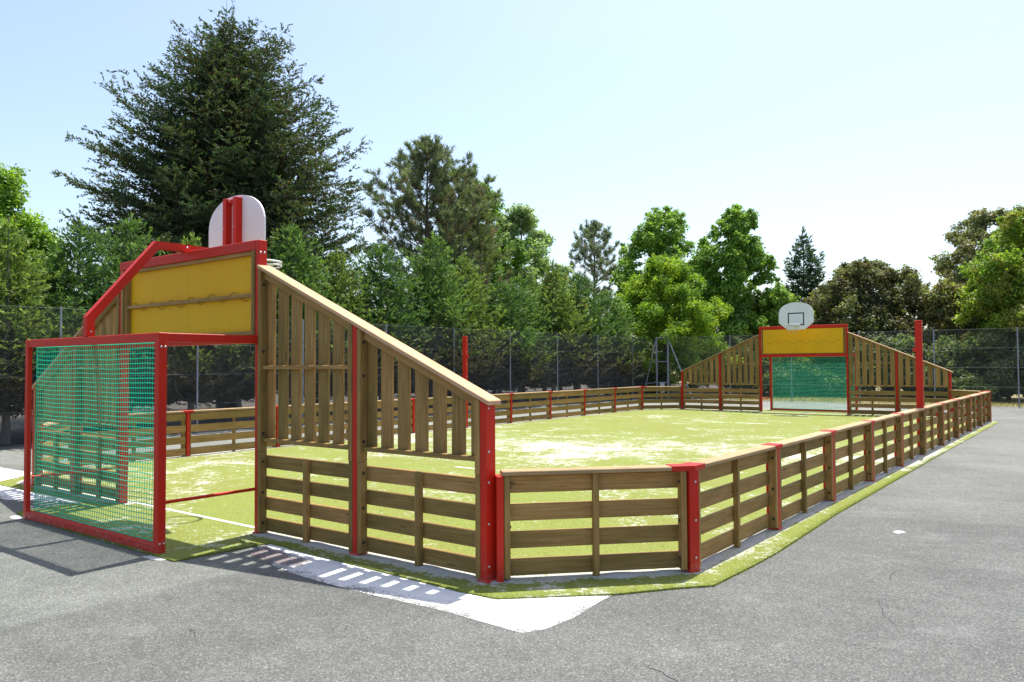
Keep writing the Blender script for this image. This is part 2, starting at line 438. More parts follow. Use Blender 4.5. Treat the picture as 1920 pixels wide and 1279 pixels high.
b = MB(); b.add([(-900, -900, -0.06), (900, -900, -0.06), (900, 900, -0.06), (-900, 900, -0.06)], [[0, 1, 2, 3]])
tag(b.build('ground', DRY), kind='structure')
b = MB(); b.prism([(-10.6, -60), (60, -60), (60, 29.3), (20, 30.2), (-10.6, 30.6)], -0.055, 0.0)
tag(b.build('asphalt_court', ASPH), kind='structure')
b = MB(); b.prism([(-40, -40), (-10.62, -40), (-10.62, 30.62), (-10.0, 60), (-40, 60)], -0.058, -0.012)
tag(b.build('needle_litter', SOIL), kind='structure')
def ribbon(pts, w0, z, jitter):
    out = []; pts = [np.array(p, float) for p in pts]; fine = []
    for a, c in zip(pts[:-1], pts[1:]):
        n = max(2, int(np.linalg.norm(c-a)/0.04))
        for k in range(n): fine.append(a+(c-a)*k/n)
    fine.append(pts[-1]); dv = 0
    vs = []; n = len(fine)
    for i, p in enumerate(fine):
        d = fine[min(i+1, n-1)]-fine[max(i-1, 0)]; d /= np.linalg.norm(d); nn = np.array([-d[1], d[0]])
        dv = dv*0.8+rng.normal()*jitter
        q = p+nn*dv; hw = w0*0.5*rng.uniform(0.35, 1.3)*min(1, (i+0.4)/5, (n-i)/5)
        vs += [(q[0]-nn[0]*hw, q[1]-nn[1]*hw, z), (q[0]+nn[0]*hw, q[1]+nn[1]*hw, z)]
    fs = [[2*i, 2*i+1, 2*i+3, 2*i+2] for i in range(n-1)]
    return vs, fs
b = MB()
for pts, w0 in (([(6.93, 1.36), (6.98, 1.15), (7.05, 0.98), (7.19, 0.76)], 0.006), ([(6.05, -0.8), (6.3, -0.83), (6.75, -1.1), (7.2, -1.3)], 0.005),
                ([(6.9, 2.3), (6.86, 2.05), (6.92, 1.8)], 0.006)):
    vs, fs = ribbon(pts, w0, 0.0022, 0.006); b.add(vs, fs)
tag(b.build('asphalt_cracks', paint('crack_fill', (0.06, 0.06, 0.06), 0.9, 0.1)), kind='structure')

white = [(1.7, 0.1), (1.86, -0.36), (2.35, -0.60), (2.62, -0.72), (2.9, -0.77), (3.3, -0.80), (3.9, -0.80), (4.62, -0.76), (5.30, -0.80), (5.38, -0.66), (5.41, -0.35), (5.36, 0.1), (5.36, 0.28), (5.66, 0.70), (5.85, 0.88), (5.85, 1.6), (5.6, 1.9), (5.0, 1.0), (4.3, 0.2)]
tag(grid_sheet('concrete_apron', white, 0.004, 0.08, CONC, lambda P: poly_dist(P, white), 'sd'), kind='structure')
whiteL = [(-1.75, 0.1), (-1.9, -0.32), (-3.0, -0.75), (-4.2, -0.78), (-5.6, -0.8), (-7.4, -0.3), (-7.4, 0.45), (-5.6, 0.55), (-6.0, 1.6), (-5.6, 1.9), (-4.3, 0.2)]
tag(grid_sheet('concrete_apron', whiteL, 0.004, 0.1, CONC, lambda P: poly_dist(P, whiteL), 'sd'), kind='structure')
pk = [(1.84, -0.27), (2.05, -0.34), (2.75, -0.42), (2.85, -0.62), (2.5, -0.70), (2.05, -0.60)]
tag(grid_sheet('reddish_patch', pk, 0.008, 0.06, PINK, lambda P: poly_dist(P, pk), 'sd'), kind='structure')
for px, py in ((1.50, -1.17), (-1.52, -1.14)):
    pl = [(px+(0.14+0.04*math.sin(3*a+px))*math.cos(a), py+(0.085+0.02*math.cos(2*a))*math.sin(a)) for a in np.linspace(0, 2*PI, 24, endpoint=False)]
    tag(grid_sheet('concrete_footing', pl, 0.0045, 0.05, CONC, lambda P, pl=pl: poly_dist(P, pl)+0.06, 'sd'), kind='structure')
bl = [(6.58+r*math.cos(a)*0.62, 3.81+r*math.sin(a)) for a, r in zip(np.linspace(0, 2*PI, 26, endpoint=False), 0.10+0.012*np.cumsum(rng.normal(size=26))/2)]
b = MB(); b.prism(bl, 0.0005, 0.003); tag(b.build('paint_spill', LINEW), 'small white paint splash dried on the grey asphalt', 'paint spot')
b = MB()
for _ in range(10):
    x, y, r = rng.uniform(3, 9), rng.uniform(-3.0, 5), rng.uniform(0.004, 0.010)
    if x < 6.1 and y > -0.9: continue
    b.prism([(x+r*math.cos(a)*rng.uniform(.7, 1.2), y+r*math.sin(a)*rng.uniform(.7, 1.2)) for a in np.linspace(0, 2*PI, 7, endpoint=False)], 0.0, r*0.9)
tag(b.build('loose_pebbles', LINEW), 'tiny white pebbles scattered over the grey asphalt', 'gravel', kind='stuff')
b = MB(); b.tube([(3.55, -2.02, 0.008), (3.62, -2.02, 0.012), (3.68, -2.06, 0.006)], 0.003, 5)
tag(b.build('twig', BARK), 'small reddish dry twig lying on the near asphalt', 'twig')

WALLS = [((G, 0), (WE, 0)), ((WE, 0), (WD, CH)), ((WD, CH), (WD, L-CH)), ((WD, L-CH), (WE, L)), ((WE, L), (G, L)), ((-G, L), (-WE, L)), ((-WE, L), (-WD, L-CH)), ((-WD, L-CH), (-WD, CH)), ((-WD, CH), (-WE, 0)), ((-WE, 0), (-G, 0))]
def wall_dist(P):
    d = np.full(len(P), 9.0)
    for a, c in WALLS:
        a = np.array(a); c = np.array(c); ab = c-a; tt = np.clip(((P-a) @ ab)/(ab @ ab), 0, 1)
        d = np.minimum(d, np.linalg.norm(P-(a+tt[:, None]*ab), axis=1))
    return d
# turf
TZ = 0.014
turf = [(1.80, -1.15), (1.86, -0.38), (1.92, -0.24), (2.32, -0.27), (3.04, -0.30), (4.41, -0.36), (4.74, -0.34), (5.37, 0.26), (5.67, 0.68), (5.86, 0.90), (5.89, 1.6), (5.90, 2.2), (5.83, 4.4), (5.80, 12), (5.80, L-1.3), (4.7, L+0.3), (1.9, L+0.3), (1.8, L+1.2), (-1.8, L+1.2), (-1.9, L+0.3), (-4.7, L+0.3), (-5.8, L-1.3), (-5.8, 1.1), (-4.7, -0.32), (-1.9, -0.24), (-1.86, -1.02), (-1.5, -1.1), (0.2, -1.13)]
TO = grid_sheet('artificial_turf', turf, TZ, 0.16, TURF, wall_dist, 'wd', TZ-0.001)
tag(TO, kind='structure')
def strip(pts, wd, z, th=0.003):
    b = MB()
    for a, c in zip(pts[:-1], pts[1:]):
        a = np.array(a); c = np.array(c); d = (c-a)/np.linalg.norm(c-a); n = np.array([-d[1], d[0]])*wd/2
        b.prism([tuple(a-n), tuple(c-n), tuple(c+n), tuple(a+n)], z, z+th)
    return b
tag(strip([(-1.40, 0.10), (1.39, 0.085)], 0.05, TZ).build('goal_line', LINEW), kind='structure')
tag(strip([(-1.40, L-0.09), (1.39, L-0.085)], 0.05, TZ).build('goal_line', LINEW), kind='structure')
tag(strip([(-0.18, 16.75), (0.72, 16.82)], 0.06, TZ).build('penalty_mark', LINEW), kind='structure')
tag(strip([(-0.36, 4.95), (0.12, 4.94)], 0.05, TZ).build('penalty_mark', LINEW), kind='structure')

# turf blades
def blades(name, P, h0, h1, wdt, label):
    n = len(P); az = rng.uniform(0, 2*PI, n); h = rng.uniform(h0, h1, n); lean = rng.normal(0, 0.35, (n, 2))
    dx = np.stack([np.cos(az), np.sin(az)], 1)*wdt/2
    V = np.zeros((n, 3, 3)); V[:, 0, :2] = P-dx; V[:, 1, :2] = P+dx; V[:, 0, 2] = V[:, 1, 2] = TZ-0.012
    V[:, 2, :2] = P+lean*h[:, None]; V[:, 2, 2] = TZ+h*0.8
    c = np.array([0.17, 0.21, 0.045])*rng.uniform(0.6, 1.35, (n, 1))*np.array([1, 1, 1])+rng.normal(0, 0.012, (n, 3))
    return tag(quads_obj(name, V, c, BLADE, None, 3), label, 'artificial grass', kind='stuff')
pp = []
n = len(turf)
for i in range(n):
    a = np.array(turf[i]); c = np.array(turf[(i+1) % n]); ln = np.linalg.norm(c-a)
    if max(a[1], c[1]) > 14 and min(a[1], c[1]) > 10: continue
    if min(a[0], c[0]) < -2.5: continue
    k = int(ln*(900 if a[1] < 5 else 450)); tt = rng.uniform(0, 1, (k, 1)); d = (c-a)/ln; nn = np.array([-d[1], d[0]])
    pp.append(a+(c-a)*tt+nn*np.abs(rng.normal(0, 0.035, (k, 1)))-nn*0.01)
blades('turf_fringe', np.concatenate(pp), 0.006, 0.017, 0.005, 'frayed green fibres along the cut edge of the turf')
pp = rng.uniform((-2.0, -1.1), (5.9, 4.5), (80000, 2)); dd = np.linalg.norm(pp-np.array([8.285, -4.778]), axis=1)
pp = pp[(poly_dist(pp, turf) > 0.03) & (rng.uniform(0, 1, len(pp)) < np.clip(1.6-dd/8, 0.12, 1))]
blades('turf_pile', pp, 0.008, 0.022, 0.005, 'short yellow-green fibres of the turf near the camera')
# sand ridge under the near barriers
def ridge(P0, P1, name):
    P0 = np.array(P0); P1 = np.array(P1); ln = np.linalg.norm(P1-P0); d = (P1-P0)/ln; nn = np.array([-d[1], d[0]])
    nx = int(ln/0.05); ny = 7; vs = []
    ph = rng.uniform(0, 9, 6)
    for i in range(nx+1):
        s_ = i/nx*ln; amp = 0.012+0.007*math.sin(s_*5+ph[0])+0.006*math.sin(s_*13+ph[1])+rng.uniform(0, 0.004)
        wdt = 0.085+0.03*math.sin(s_*7+ph[2])+0.02*math.sin(s_*17+ph[3])
        for j in range(ny):
            u = j/(ny-1)*2-1; q = P0+d*s_+nn*(u*wdt-0.02+0.02*math.sin(s_*4+ph[4]))
            vs.append((q[0], q[1], TZ-0.004+0.6*max(0, amp)*(1-u*u)))
    fs = [[i*ny+j, (i+1)*ny+j, (i+1)*ny+j+1, i*ny+j+1] for i in range(nx) for j in range(ny-1)]
    b = MB(); b.add(vs, fs, smooth=True); return b.build(name, SAND)
mt, t, bb = nmat('silica_sand'); p = geo(t)
cc = ramp(t, noise(t, p, 140, 3, 0.7), [(0.3, (0.36, 0.355, 0.33)), (0.7, (0.55, 0.54, 0.50))])
t.links.new(cc, bb.inputs['Base Color']); bb.inputs['Roughness'].default_value = 0.95; bump(t, bb, noise(t, p, 90, 3, 0.7), 0.7, 0.006)
SAND = mt
for a_, c_, lab in (((1.45, 0.0), (WE, 0.0), 'near right wing'), ((WE, 0), (WD, CH), 'corner panel'), ((WD, CH), (WD, CH+10), 'right barrier')):
    tag(ridge(a_, c_, 'sand_ridge'), 'low ridge of pale spilled sand under the %s' % lab, 'sand', kind='stuff')

# ------------------------------------------------------------------ barrier panels
BZ = [(0.035, 0.17), (0.25, 0.385), (0.465, 0.60), (0.685, 0.822)]
def barrier_parts(root, ln, capl=(0.0, 0.0)):
    for z0, z1 in BZ:
        MB().box((0.045, 0.0, z0), (ln-0.045, 0.034, z1), 0.006, 0).build('board', WOOD, root)
    for x0, nx in ((0.033, 1), (ln-0.083, -1)):
        st = MB().box((x0, -0.082, 0.035), (x0+0.05, -0.001, 0.832), 0.005, 2).build('stile', WOOD, root)
        fx = x0+0.05 if nx > 0 else x0
        for z in (0.13, 0.43, 0.74):
            MB().bolt((fx, -0.048, z), (nx, 0, 0), 0.014, 0.010).build('bolt', BOLTD, st)
    MB().box((ln/2-0.025, -0.052, 0.015), (ln/2+0.025, -0.001, 0.832), 0.005, 2).build('batten', WOOD, root)
    MB().box((0.02-capl[0], -0.088, 0.833), (ln-0.02+capl[1], 0.058, 0.868), 0.006, 0).build('cap_board', WOODL, root)
def post_parts(root, full=HL, w_=0.06, cap=True, inner=0.042, bolts=False):
    MB().box((-w_/2, -0.083, 0.0), (w_/2, inner, full-0.038 if cap else full), 0.004).build('upright', RED, root)
    MB().box((-0.058, -0.092, 0.0), (0.058, 0.03, 0.034), 0.004).build('foot', RED, root)
    if cap: MB().box((-0.10, -0.093, full-0.036), (0.10, 0.063, full+0.003), 0.003).build('cap_plate', RED, root)
    if bolts:
        for z in (0.13, 0.43, 0.74):
            MB().bolt((0.0, -0.086, z), (0, -1, 0), 0.010).build('bolt', BOLTS, root)
ORD = ['first', 'second', 'third', 'fourth', 'fifth', 'sixth', 'seventh', 'eighth', 'ninth', 'tenth']
proto = None; pproto = None
GR = 'low wooden barrier panels around the turf'; GP = 'short red posts between the barrier panels'
for side in (0, 1):
    wall = 'right-hand barrier' if side == 0 else 'left-hand barrier'
    for i in range(10):
        if side == 0: loc = (WD, CH+MODS*i, 0); rz = PI/2
        else: loc = (-WD, CH+MODS*(i+1), 0); rz = -PI/2
        lab = '%s of ten four-board wooden panels in the %s from the near corner' % (ORD[i], wall)
        if proto is None:
            proto = thing('wooden_barrier', loc, rz, lab, 'barrier', GR); barrier_parts(proto, MODS)
        else: copy_tree(proto, (loc[0]+random.uniform(-.004, .004), loc[1], 0), rz, lab, jit=0.0025)
    for i in range(1, 10):
        loc = (WD if side == 0 else -WD, CH+MODS*i, 0); rz = PI/2 if side == 0 else -PI/2
        if i == 5: continue
        lab = 'short red post, %s of eight in the %s from the near corner' % (ORD[i-1 if i < 5 else i-2], wall)
        if pproto is None:
            pproto = thing('barrier_post', loc, rz, lab, 'post', GP); post_parts(pproto)
        else: copy_tree(pproto, loc, rz, lab)
# corner (chamfer) panels
cl = math.hypot(WD-WE, CH)
cproto = None
for (a, c, lab) in (((WE, 0), (WD, CH), 'angled corner barrier panel nearest the camera, beside the big sloped wing'),
                    ((WD, L-CH), (WE, L), 'angled corner barrier panel at the far end of the right-hand barrier'),
                    ((-WE, L), (-WD, L-CH), 'angled corner barrier panel at the far end of the left-hand barrier'),
                    ((-WD, CH), (-G-0.84*2*A_, 0), 'angled corner barrier panel seen through the green net of the near goal')):
    rz = math.atan2(c[1]-a[1], c[0]-a[0]); off = 0.07
    loc = (a[0]+off*math.cos(rz)*(1 if 'nearest' in lab or 'left-hand' in lab else 0), a[1]+off*math.sin(rz)*(1 if 'nearest' in lab or 'left-hand' in lab else 0), 0)
    if cproto is None:
        cproto = thing('corner_barrier', loc, rz, lab, 'barrier', 'angled corner barrier panels'); barrier_parts(cproto, cl-0.07)
        MB().box((-0.025, -0.088, 0.0), (0.030, 0.04, 0.831), 0.004).build('end_flange', RED, cproto)
    else: copy_tree(cproto, loc, rz, lab, scale=((math.hypot(c[0]-a[0], c[1]-a[1])-0.07)/(cl-0.07), 1, 1) if 'net' in lab else None)
# corner posts
for (x, y, th, lab) in ((WD, CH, math.atan2(CH, WD-WE)/2+PI/4, 'red corner post with red cap plate nearest the camera'),
                        (WD, L-CH, 0, 'red corner post where the right-hand barrier meets the far angled panel'),
                        (-WD, L-CH, 0, 'red corner post where the left-hand barrier meets the far angled panel'),
                        (-WD, CH, 0, 'red corner post behind the green net at the near end of the left barrier')):
    w1 = math.atan2(CH, WD-WE)
    if x > 0 and y < 5: r1, r2 = w1, PI/2
    elif x > 0: r1, r2 = PI/2, PI-w1
    elif y > 5: r1, r2 = PI+w1, 3*PI/2
    else: r1, r2 = 3*PI/2, 2*PI-w1
    r = thing('corner_post', (x, y, 0), (r1+r2)/2, lab, 'post', 'red corner posts of the barrier')
    h = (r2-r1)/2; c_, s_ = math.cos(h), math.sin(h)
    MB().prism([(-0.05, -0.084), (0.05, -0.084), (0.034, 0.045), (-0.034, 0.045)], 0.0, HL-0.036).build('upright', RED, r)
    for z in (0.13, 0.43, 0.74):
        MB().bolt((0.012, -0.084, z), (0, -1, 0), 0.011).build('bolt', BOLTS, r)
    outer = [(-0.16*c_-0.093*s_, 0.16*s_-0.093*c_), (0, -0.093/c_), (0.16*c_+0.093*s_, 0.16*s_-0.093*c_)]
    innr = [(0.16*c_-0.063*s_, 0.16*s_+0.063*c_), (0, 0.063/c_), (-0.16*c_+0.063*s_, 0.16*s_+0.063*c_)]
    MB().prism(outer+innr, HL-0.038, HL+0.003).build('cap_plate', RED, r)
# tall mid posts
tp = None
for x, rz, lab in ((WD, PI/2, 'tall thick red post standing midway along the right-hand barrier'), (-WD, -PI/2, 'tall thick red post standing midway along the left-hand barrier')):
    if tp is None:
        tp = thing('tall_post', (x, CH+5*MODS, 0), rz, lab, 'post', 'tall red posts at the halfway line')
        MB().box((-0.045, -0.06, 0.0), (0.045, 0.055, 2.46), 0.006).build('upright', RED, tp)
        MB().box((-0.050, -0.066, 2.461), (0.050, 0.061, 2.478), 0.004).build('end_cap', RED, tp)
        MB().box((-0.08, -0.093, HL-0.036), (-0.046, 0.063, HL+0.003), 0.003).build('cap_plate', RED, tp)
        MB().box((0.046, -0.093, HL-0.036), (0.08, 0.063, HL+0.003), 0.003).build('cap_plate', RED, tp)
        h = MB()
        for z in (2.38, 2.05, 1.72, 1.39, 1.06): h.bolt((0.0, 0.0555, z), (0, 1, 0), 0.010)
        h.build('bolt_row', BOLTS, tp)
        MB().box((-0.03, 0.056, 1.90), (0.03, 0.095, 1.97), 0.003).build('hook', RED, tp)
    else: copy_tree(tp, (x, CH+5*MODS, 0), rz, lab)

# ------------------------------------------------------------------ sloped wings
ZG, ZE = 2.745, 1.45
SL = (ZE-ZG)/(2*A_)
def wing(sg, label, loc, rz):
    r = thing('sloped_wing', loc, rz, label, 'side wall', 'slatted wooden wings that slope down from the goal facades')
    def bx(x0, x1, y0, y1, z0, z1, name, mat, grain, ch=0.005, fn=None, parent=r):
        a, c = sorted((sg*x0, sg*x1)); return MB().box((a, y0, z0), (c, y1, z1), ch, grain, fn).build(name, mat, parent)
    top = lambda x: ZG+SL*x-0.045
    def sf(x0, x1, z1):
        def fn(v):
            v = np.array(v, float)
            if v[2] > z1-0.2: v[2] += SL*(abs(v[0])-(x0+x1)/2)
            return v
        return fn
    for p_ in (0, 1):
        xa = p_*A_; xb = xa+A_
        for z0, z1 in [(0.035, 0.17), (0.245, 0.38), (0.455, 0.59), (0.665, 0.80)]:
            bx(xa+0.04, xb-0.04, 0.0, 0.034, z0, z1, 'board', WOOD, 0, 0.006)
        bx((xa+xb)/2-0.03, (xa+xb)/2+0.03, -0.052, -0.001, 0.01, 0.805, 'batten', WOOD, 2)
        # bottom rail of the slatted upper part
        bx(xa+0.083, xb-0.083, -0.055, -0.001, 0.935, 0.975, 'rail', WOOD, 0)
        if p_ == 0: bx(xa+0.083, xb-0.083, -0.062, -0.001, 1.665, 1.705, 'rail', WOOD, 0)
        ns = 7; x = xa+0.045; pitch = 0.209
        for k in range(ns):
            x0 = x+k*pitch; x1 = min(x0+0.138, xb-0.045)
            if x1-x0 < 0.04: continue
            z1 = top((x0+x1)/2)
            bx(x0, x1, 0.0, 0.032, 0.94, z1, 'slat', WOOD, 2, 0.005, sf(x0, x1, z1))
        for x0, nx in ((xa+0.033, 1), (xb-0.083, -1)):
            x1 = x0+0.05; z1 = top((x0+x1)/2)
            st = bx(x0, x1, -0.085, -0.001, 0.84, z1, 'stile', WOOD, 2, 0.004, sf(x0, x1, z1))
            s2 = bx(x0, x1, -0.080, -0.001, 0.03, 0.838, 'stile', WOOD, 2, 0.004)
            fx = (x1 if nx > 0 else x0)*sg
            zz = [1.02, (1.02+z1)/2, z1-0.15] if p_ == 0 else [1.02, z1-0.42*(1 if nx > 0 else .4), z1-0.12]
            for z in (zz if nx > 0 else zz[:1]): MB().bolt((fx, -0.05, z), (nx*sg, 0, 0), 0.015, 0.010).build('bolt', BOLTD, st)
            for z in (0.13, 0.43, 0.74): MB().bolt((fx, -0.05, z), (nx*sg, 0, 0), 0.015, 0.010).build('bolt', BOLTD, s2)
    # trim board under the cap, and the cap
    for (y0, y1, dz0, dz1, nm, mt_) in ((-0.045, -0.002, -0.125, -0.040, 'sloped_rail', WOOD),):
        for p_ in (0, 1):
            xa = p_*A_+0.083; xb = (p_+1)*A_-0.083
            fn = lambda v: np.array([v[0], v[1], v[2]+SL*abs(v[0])])
            a, c = sorted((sg*xa, sg*xb)); MB().box((a, y0, ZG+dz0), (c, y1, ZG+dz1), 0.004, 0, fn).build(nm, mt_, r)
    fn = lambda v: np.array([v[0], v[1], v[2]+SL*abs(v[0])])
    a, c = sorted((sg*0.033, sg*(2*A_+0.07)))
    MB().box((a, -0.098, ZG-0.037), (c, 0.066, ZG), 0.004, 0, fn).build('cap_board', WOODL, r)
    # red posts
    for x, h in ((A_, ZG+SL*A_-0.045), (2*A_, ZE-0.045)):
        mid = x < 2*A_
        w_ = 0.06; po = bx(x-w_/2, x+w_/2, -0.080, 0.042, 0.0, h, 'post', RED, 2, 0.004, sf(x-w_/2, x+w_/2, h))
        bx(x-0.057, x+0.057, -0.095, 0.03, 0.0, 0.030, 'foot', RED, 0, 0.004, parent=po)
        if not mid:
            for z in (0.13, 0.46, 0.78, 1.02, 1.36):
                MB().bolt(((x+w_/2)*sg, -0.045, z), (sg, 0, 0), 0.011).build('bolt', BOLTS, po)
    return r
GW = 'slatted wooden wing sloping down from the '
wing(1, 'large slatted wing nearest the camera, sloping down right from the near goal facade', (G, 0, 0), 0)
wing(-1, 'slatted wing behind the green net, on the left of the near goal facade', (-G, 0, 0), 0).scale = (0.84, 1, 1)
wing(1, 'far slatted wing sloping down left from the far yellow goal facade', (-G-0.03, L, 0), PI)
wing(-1, 'far slatted wing sloping down right from the far yellow goal facade', (G+0.03, L, 0), PI)

# ------------------------------------------------------------------ goal facades
def net_obj(parent, x0, x1, y, z0, z1, seed, n=5):
    rg = np.random.default_rng(seed); b = MB(); r = 0.0030
    nz = int((z1-z0)/0.046); nx = int((x1-x0)/0.047)
    ph = rg.uniform(0, 6, 8)
    def bulge(x, z):
        u = (x-x0)/(x1-x0); v = (z-z0)/(z1-z0)
        return y+0.03*math.sin(PI*u)*math.sin(PI*v)*1.0+0.005*math.sin(9*u+ph[0]+3*v)*math.sin(7*v+ph[1])
    def wob(x, z):
        return 0.010*math.sin(5.1*x+ph[2]+1.3*z)+0.005*math.sin(13*x+ph[3]+4*z), 0.010*math.sin(4.3*z+ph[4]+2*x)
    for i in range(nz+1):
        z = z0+(z1-z0)*i/nz; pts = []; edge = 0 if i in (0, nz) else 1
        jz = rg.normal(0, 0.0015)*edge
        for k in range(31):
            x = x0+(x1-x0)*k/30; dz, dx = wob(x, z); pts.append((x, bulge(x, z), z+0.35*dz*edge+jz-0.006*math.sin(PI*k/30)*edge))
        b.tube(pts, r*(1.9 if not edge else 1.25), 4, caps=False)
    for i in range(nx+1):
        x = x0+(x1-x0)*i/nx; pts = []; edge = 0 if i in (0, nx) else 1
        for k in range(25):
            z = z0+(z1-z0)*k/24; dz, dx = wob(x, z); pts.append((x+0.4*dx*edge, bulge(x, z)+0.003, z))
        b.tube(pts, r*(1.9 if not edge else 0.9), 4, caps=False)
    return b.build('net', NETG, parent)

def goal(loc, rz, label, seed, gh):
    r = thing('goal_frame', loc, rz, label, 'goal', 'red goal frames at the two ends')
    # local frame: +y into the court, cage towards -y
    for s_ in (-1, 1):
        po = MB().box((s_*gh-0.028, -0.072, 0.0), (s_*gh+0.028, 0.028, HT-0.002), 0.004).build('facade_post', RED, r)
        MB().box((s_*gh-0.057 if s_ < 0 else s_*gh-0.028, -0.095, 0.0), (s_*gh+0.028 if s_ < 0 else s_*gh+0.057, 0.03, 0.03), 0.004).build('foot', RED, po)
        for y in (-0.05, -0.005): MB().bolt((s_*(gh+0.028), y, 2.86), (s_, 0, 0), 0.013, 0.010).build('bolt', BOLTS, po)
        dp = 0.04 if s_ > 0 else 0.005
        cp_ = MB().box((s_*gh-0.04, -DC-0.04, 0.0), (s_*gh+0.04, -DC+dp, HC), 0.005).build('cage_post', RED, r)
        for z in (0.10, HC-0.13):
            for y in (-DC-0.018, -DC+0.020): MB().bolt((s_*(gh+0.04), y, z), (s_, 0, 0), 0.011, 0.009).build('bolt', BOLTS, cp_)
        MB().box((s_*gh-0.03, -DC+dp+0.001, HC-0.082), (s_*gh+0.03, -0.073, HC-0.002), 0.005).build('cage_top_bar', RED, r)
        MB().tube([(s_*gh, -DC+0.03, 0.46), (s_*gh, -0.09, 0.46)], 0.016, 10).build('side_bar', RED, r)
    MB().box((-gh+0.041, -DC-0.038, HC-0.085), (gh-0.041, -DC+0.038, HC-0.001), 0.005).build('cage_top_bar', RED, r)
    MB().box((-gh+0.041, -DC-0.038, 0.0), (gh-0.041, -DC+0.038, 0.085), 0.005).build('cage_bottom_bar', RED, r)
    MB().box((-gh+0.029, -0.055, HC-0.075), (gh-0.029, 0.035, HC+0.008), 0.005).build('crossbar', RED, r)
    MB().box((-gh+0.029, -0.075, HT-0.102), (gh-0.029, 0.030, HT), 0.005).build('top_beam', RED, r)
    net_obj(r, -gh+0.045, gh-0.045, -DC+0.046, 0.085, HC-0.09, seed)
    # yellow infill
    yp = MB().box((-gh+0.115, 0.002, HC+0.035), (-0.001, 0.020, HT-0.118), 0.002).build('yellow_panel', YEL, r)
    MB().box((0.002, 0.002, HC+0.035), (gh-0.115, 0.020, HT-0.118), 0.002).build('yellow_panel', YEL, r)
    MB().box((-gh+0.03, -0.048, HT-0.142), (gh-0.03, 0.001, HT-0.1025), 0.004, 0).build('wood_rail', WOOD, r)
    MB().box((-gh+0.08, -0.052, HC+0.40), (gh-0.13, 0.0, HC+0.44), 0.004, 0).build('wood_rail', WOOD, r)
    MB().box((-gh+0.08, -0.048, HC+0.010), (gh-0.08, 0.001, HC+0.050), 0.004, 0).build('wood_rail', WOOD, r)
    for s_ in (-1, 1):
        a, c = sorted((s_*(gh-0.033), s_*(gh-0.078))); MB().box((a, -0.085, HC+0.012), (c, 0.0, HT-0.104), 0.004, 2).build('wood_stile', WOOD, r)
        a, c = sorted((s_*(gh-0.085), s_*(gh-0.122))); MB().box((a, -0.062, HC+0.052), (c, 0.0, HT-0.144), 0.004, 2).build('wood_stile', WOOD, r)
    for y in (-0.004, 0.023):
        pts = [(x, y, HC+0.42+0.05*math.sin((x+1.3)*2*PI/0.42)+0.01*math.sin(x*3)) for x in np.linspace(-gh+0.2, gh-0.25, 90)]
        MB().tube(pts, 0.0025, 4).build('wavy_cord', CORD, r)
    # support arm for the hoop
    b = MB()
    prof = [(-DC, HC), (-DC, 2.20), (-0.38, 3.035), (0.545, 3.035)]; hw = 0.041; lo_, hi_ = [], []
    for k, (y_, z_) in enumerate(prof):
        d1 = np.array(prof[k])-np.array(prof[max(k-1, 0)]); d2 = np.array(prof[min(k+1, 3)])-np.array(prof[k])
        d1 = d1/np.linalg.norm(d1) if k > 0 else d2/np.linalg.norm(d2); d2 = d2/np.linalg.norm(d2) if k < 3 else d1
        n_ = np.array([-(d1+d2)[1], (d1+d2)[0]]); n_ = n_/np.linalg.norm(n_); q_ = hw/(n_ @ np.array([-d1[1], d1[0]]))
        lo_.append((y_-n_[0]*q_, z_-n_[1]*q_)); hi_.append((y_+n_[0]*q_, z_+n_[1]*q_))
    vs = []
    for xx in (-0.040, 0.040): vs += [(xx, a_, c_) for a_, c_ in lo_]+[(xx, a_, c_) for a_, c_ in hi_]
    fs = []
    for k in range(3): fs += [[k, k+1, 4+k+1, 4+k], [8+k, 12+k, 12+k+1, 8+k+1], [k, 8+k, 8+k+1, k+1], [4+k, 4+k+1, 12+k+1, 12+k]]
    fs += [[0, 4, 12, 8], [3, 11, 15, 7]]
    b.add(vs, fs)
    b.build('hoop_arm', RED, r)
    for s_ in (-1, 1):
        MB().bolt((0.046*s_, -DC, HC+0.05), (s_, 0, 0), 0.010).build('bolt', BOLTS, r)
        MB().bolt((0.046*s_, -0.04, 3.04), (s_, 0, 0), 0.012).build('bolt', BOLTS, r)
    return r
goal((0, 0, 0), 0, 'near red goal frame with green net cage and yellow panel above', 1, G)
goal((0, L, 0), PI, 'far red goal frame with green net and yellow panel at the other end', 2, G+0.03)

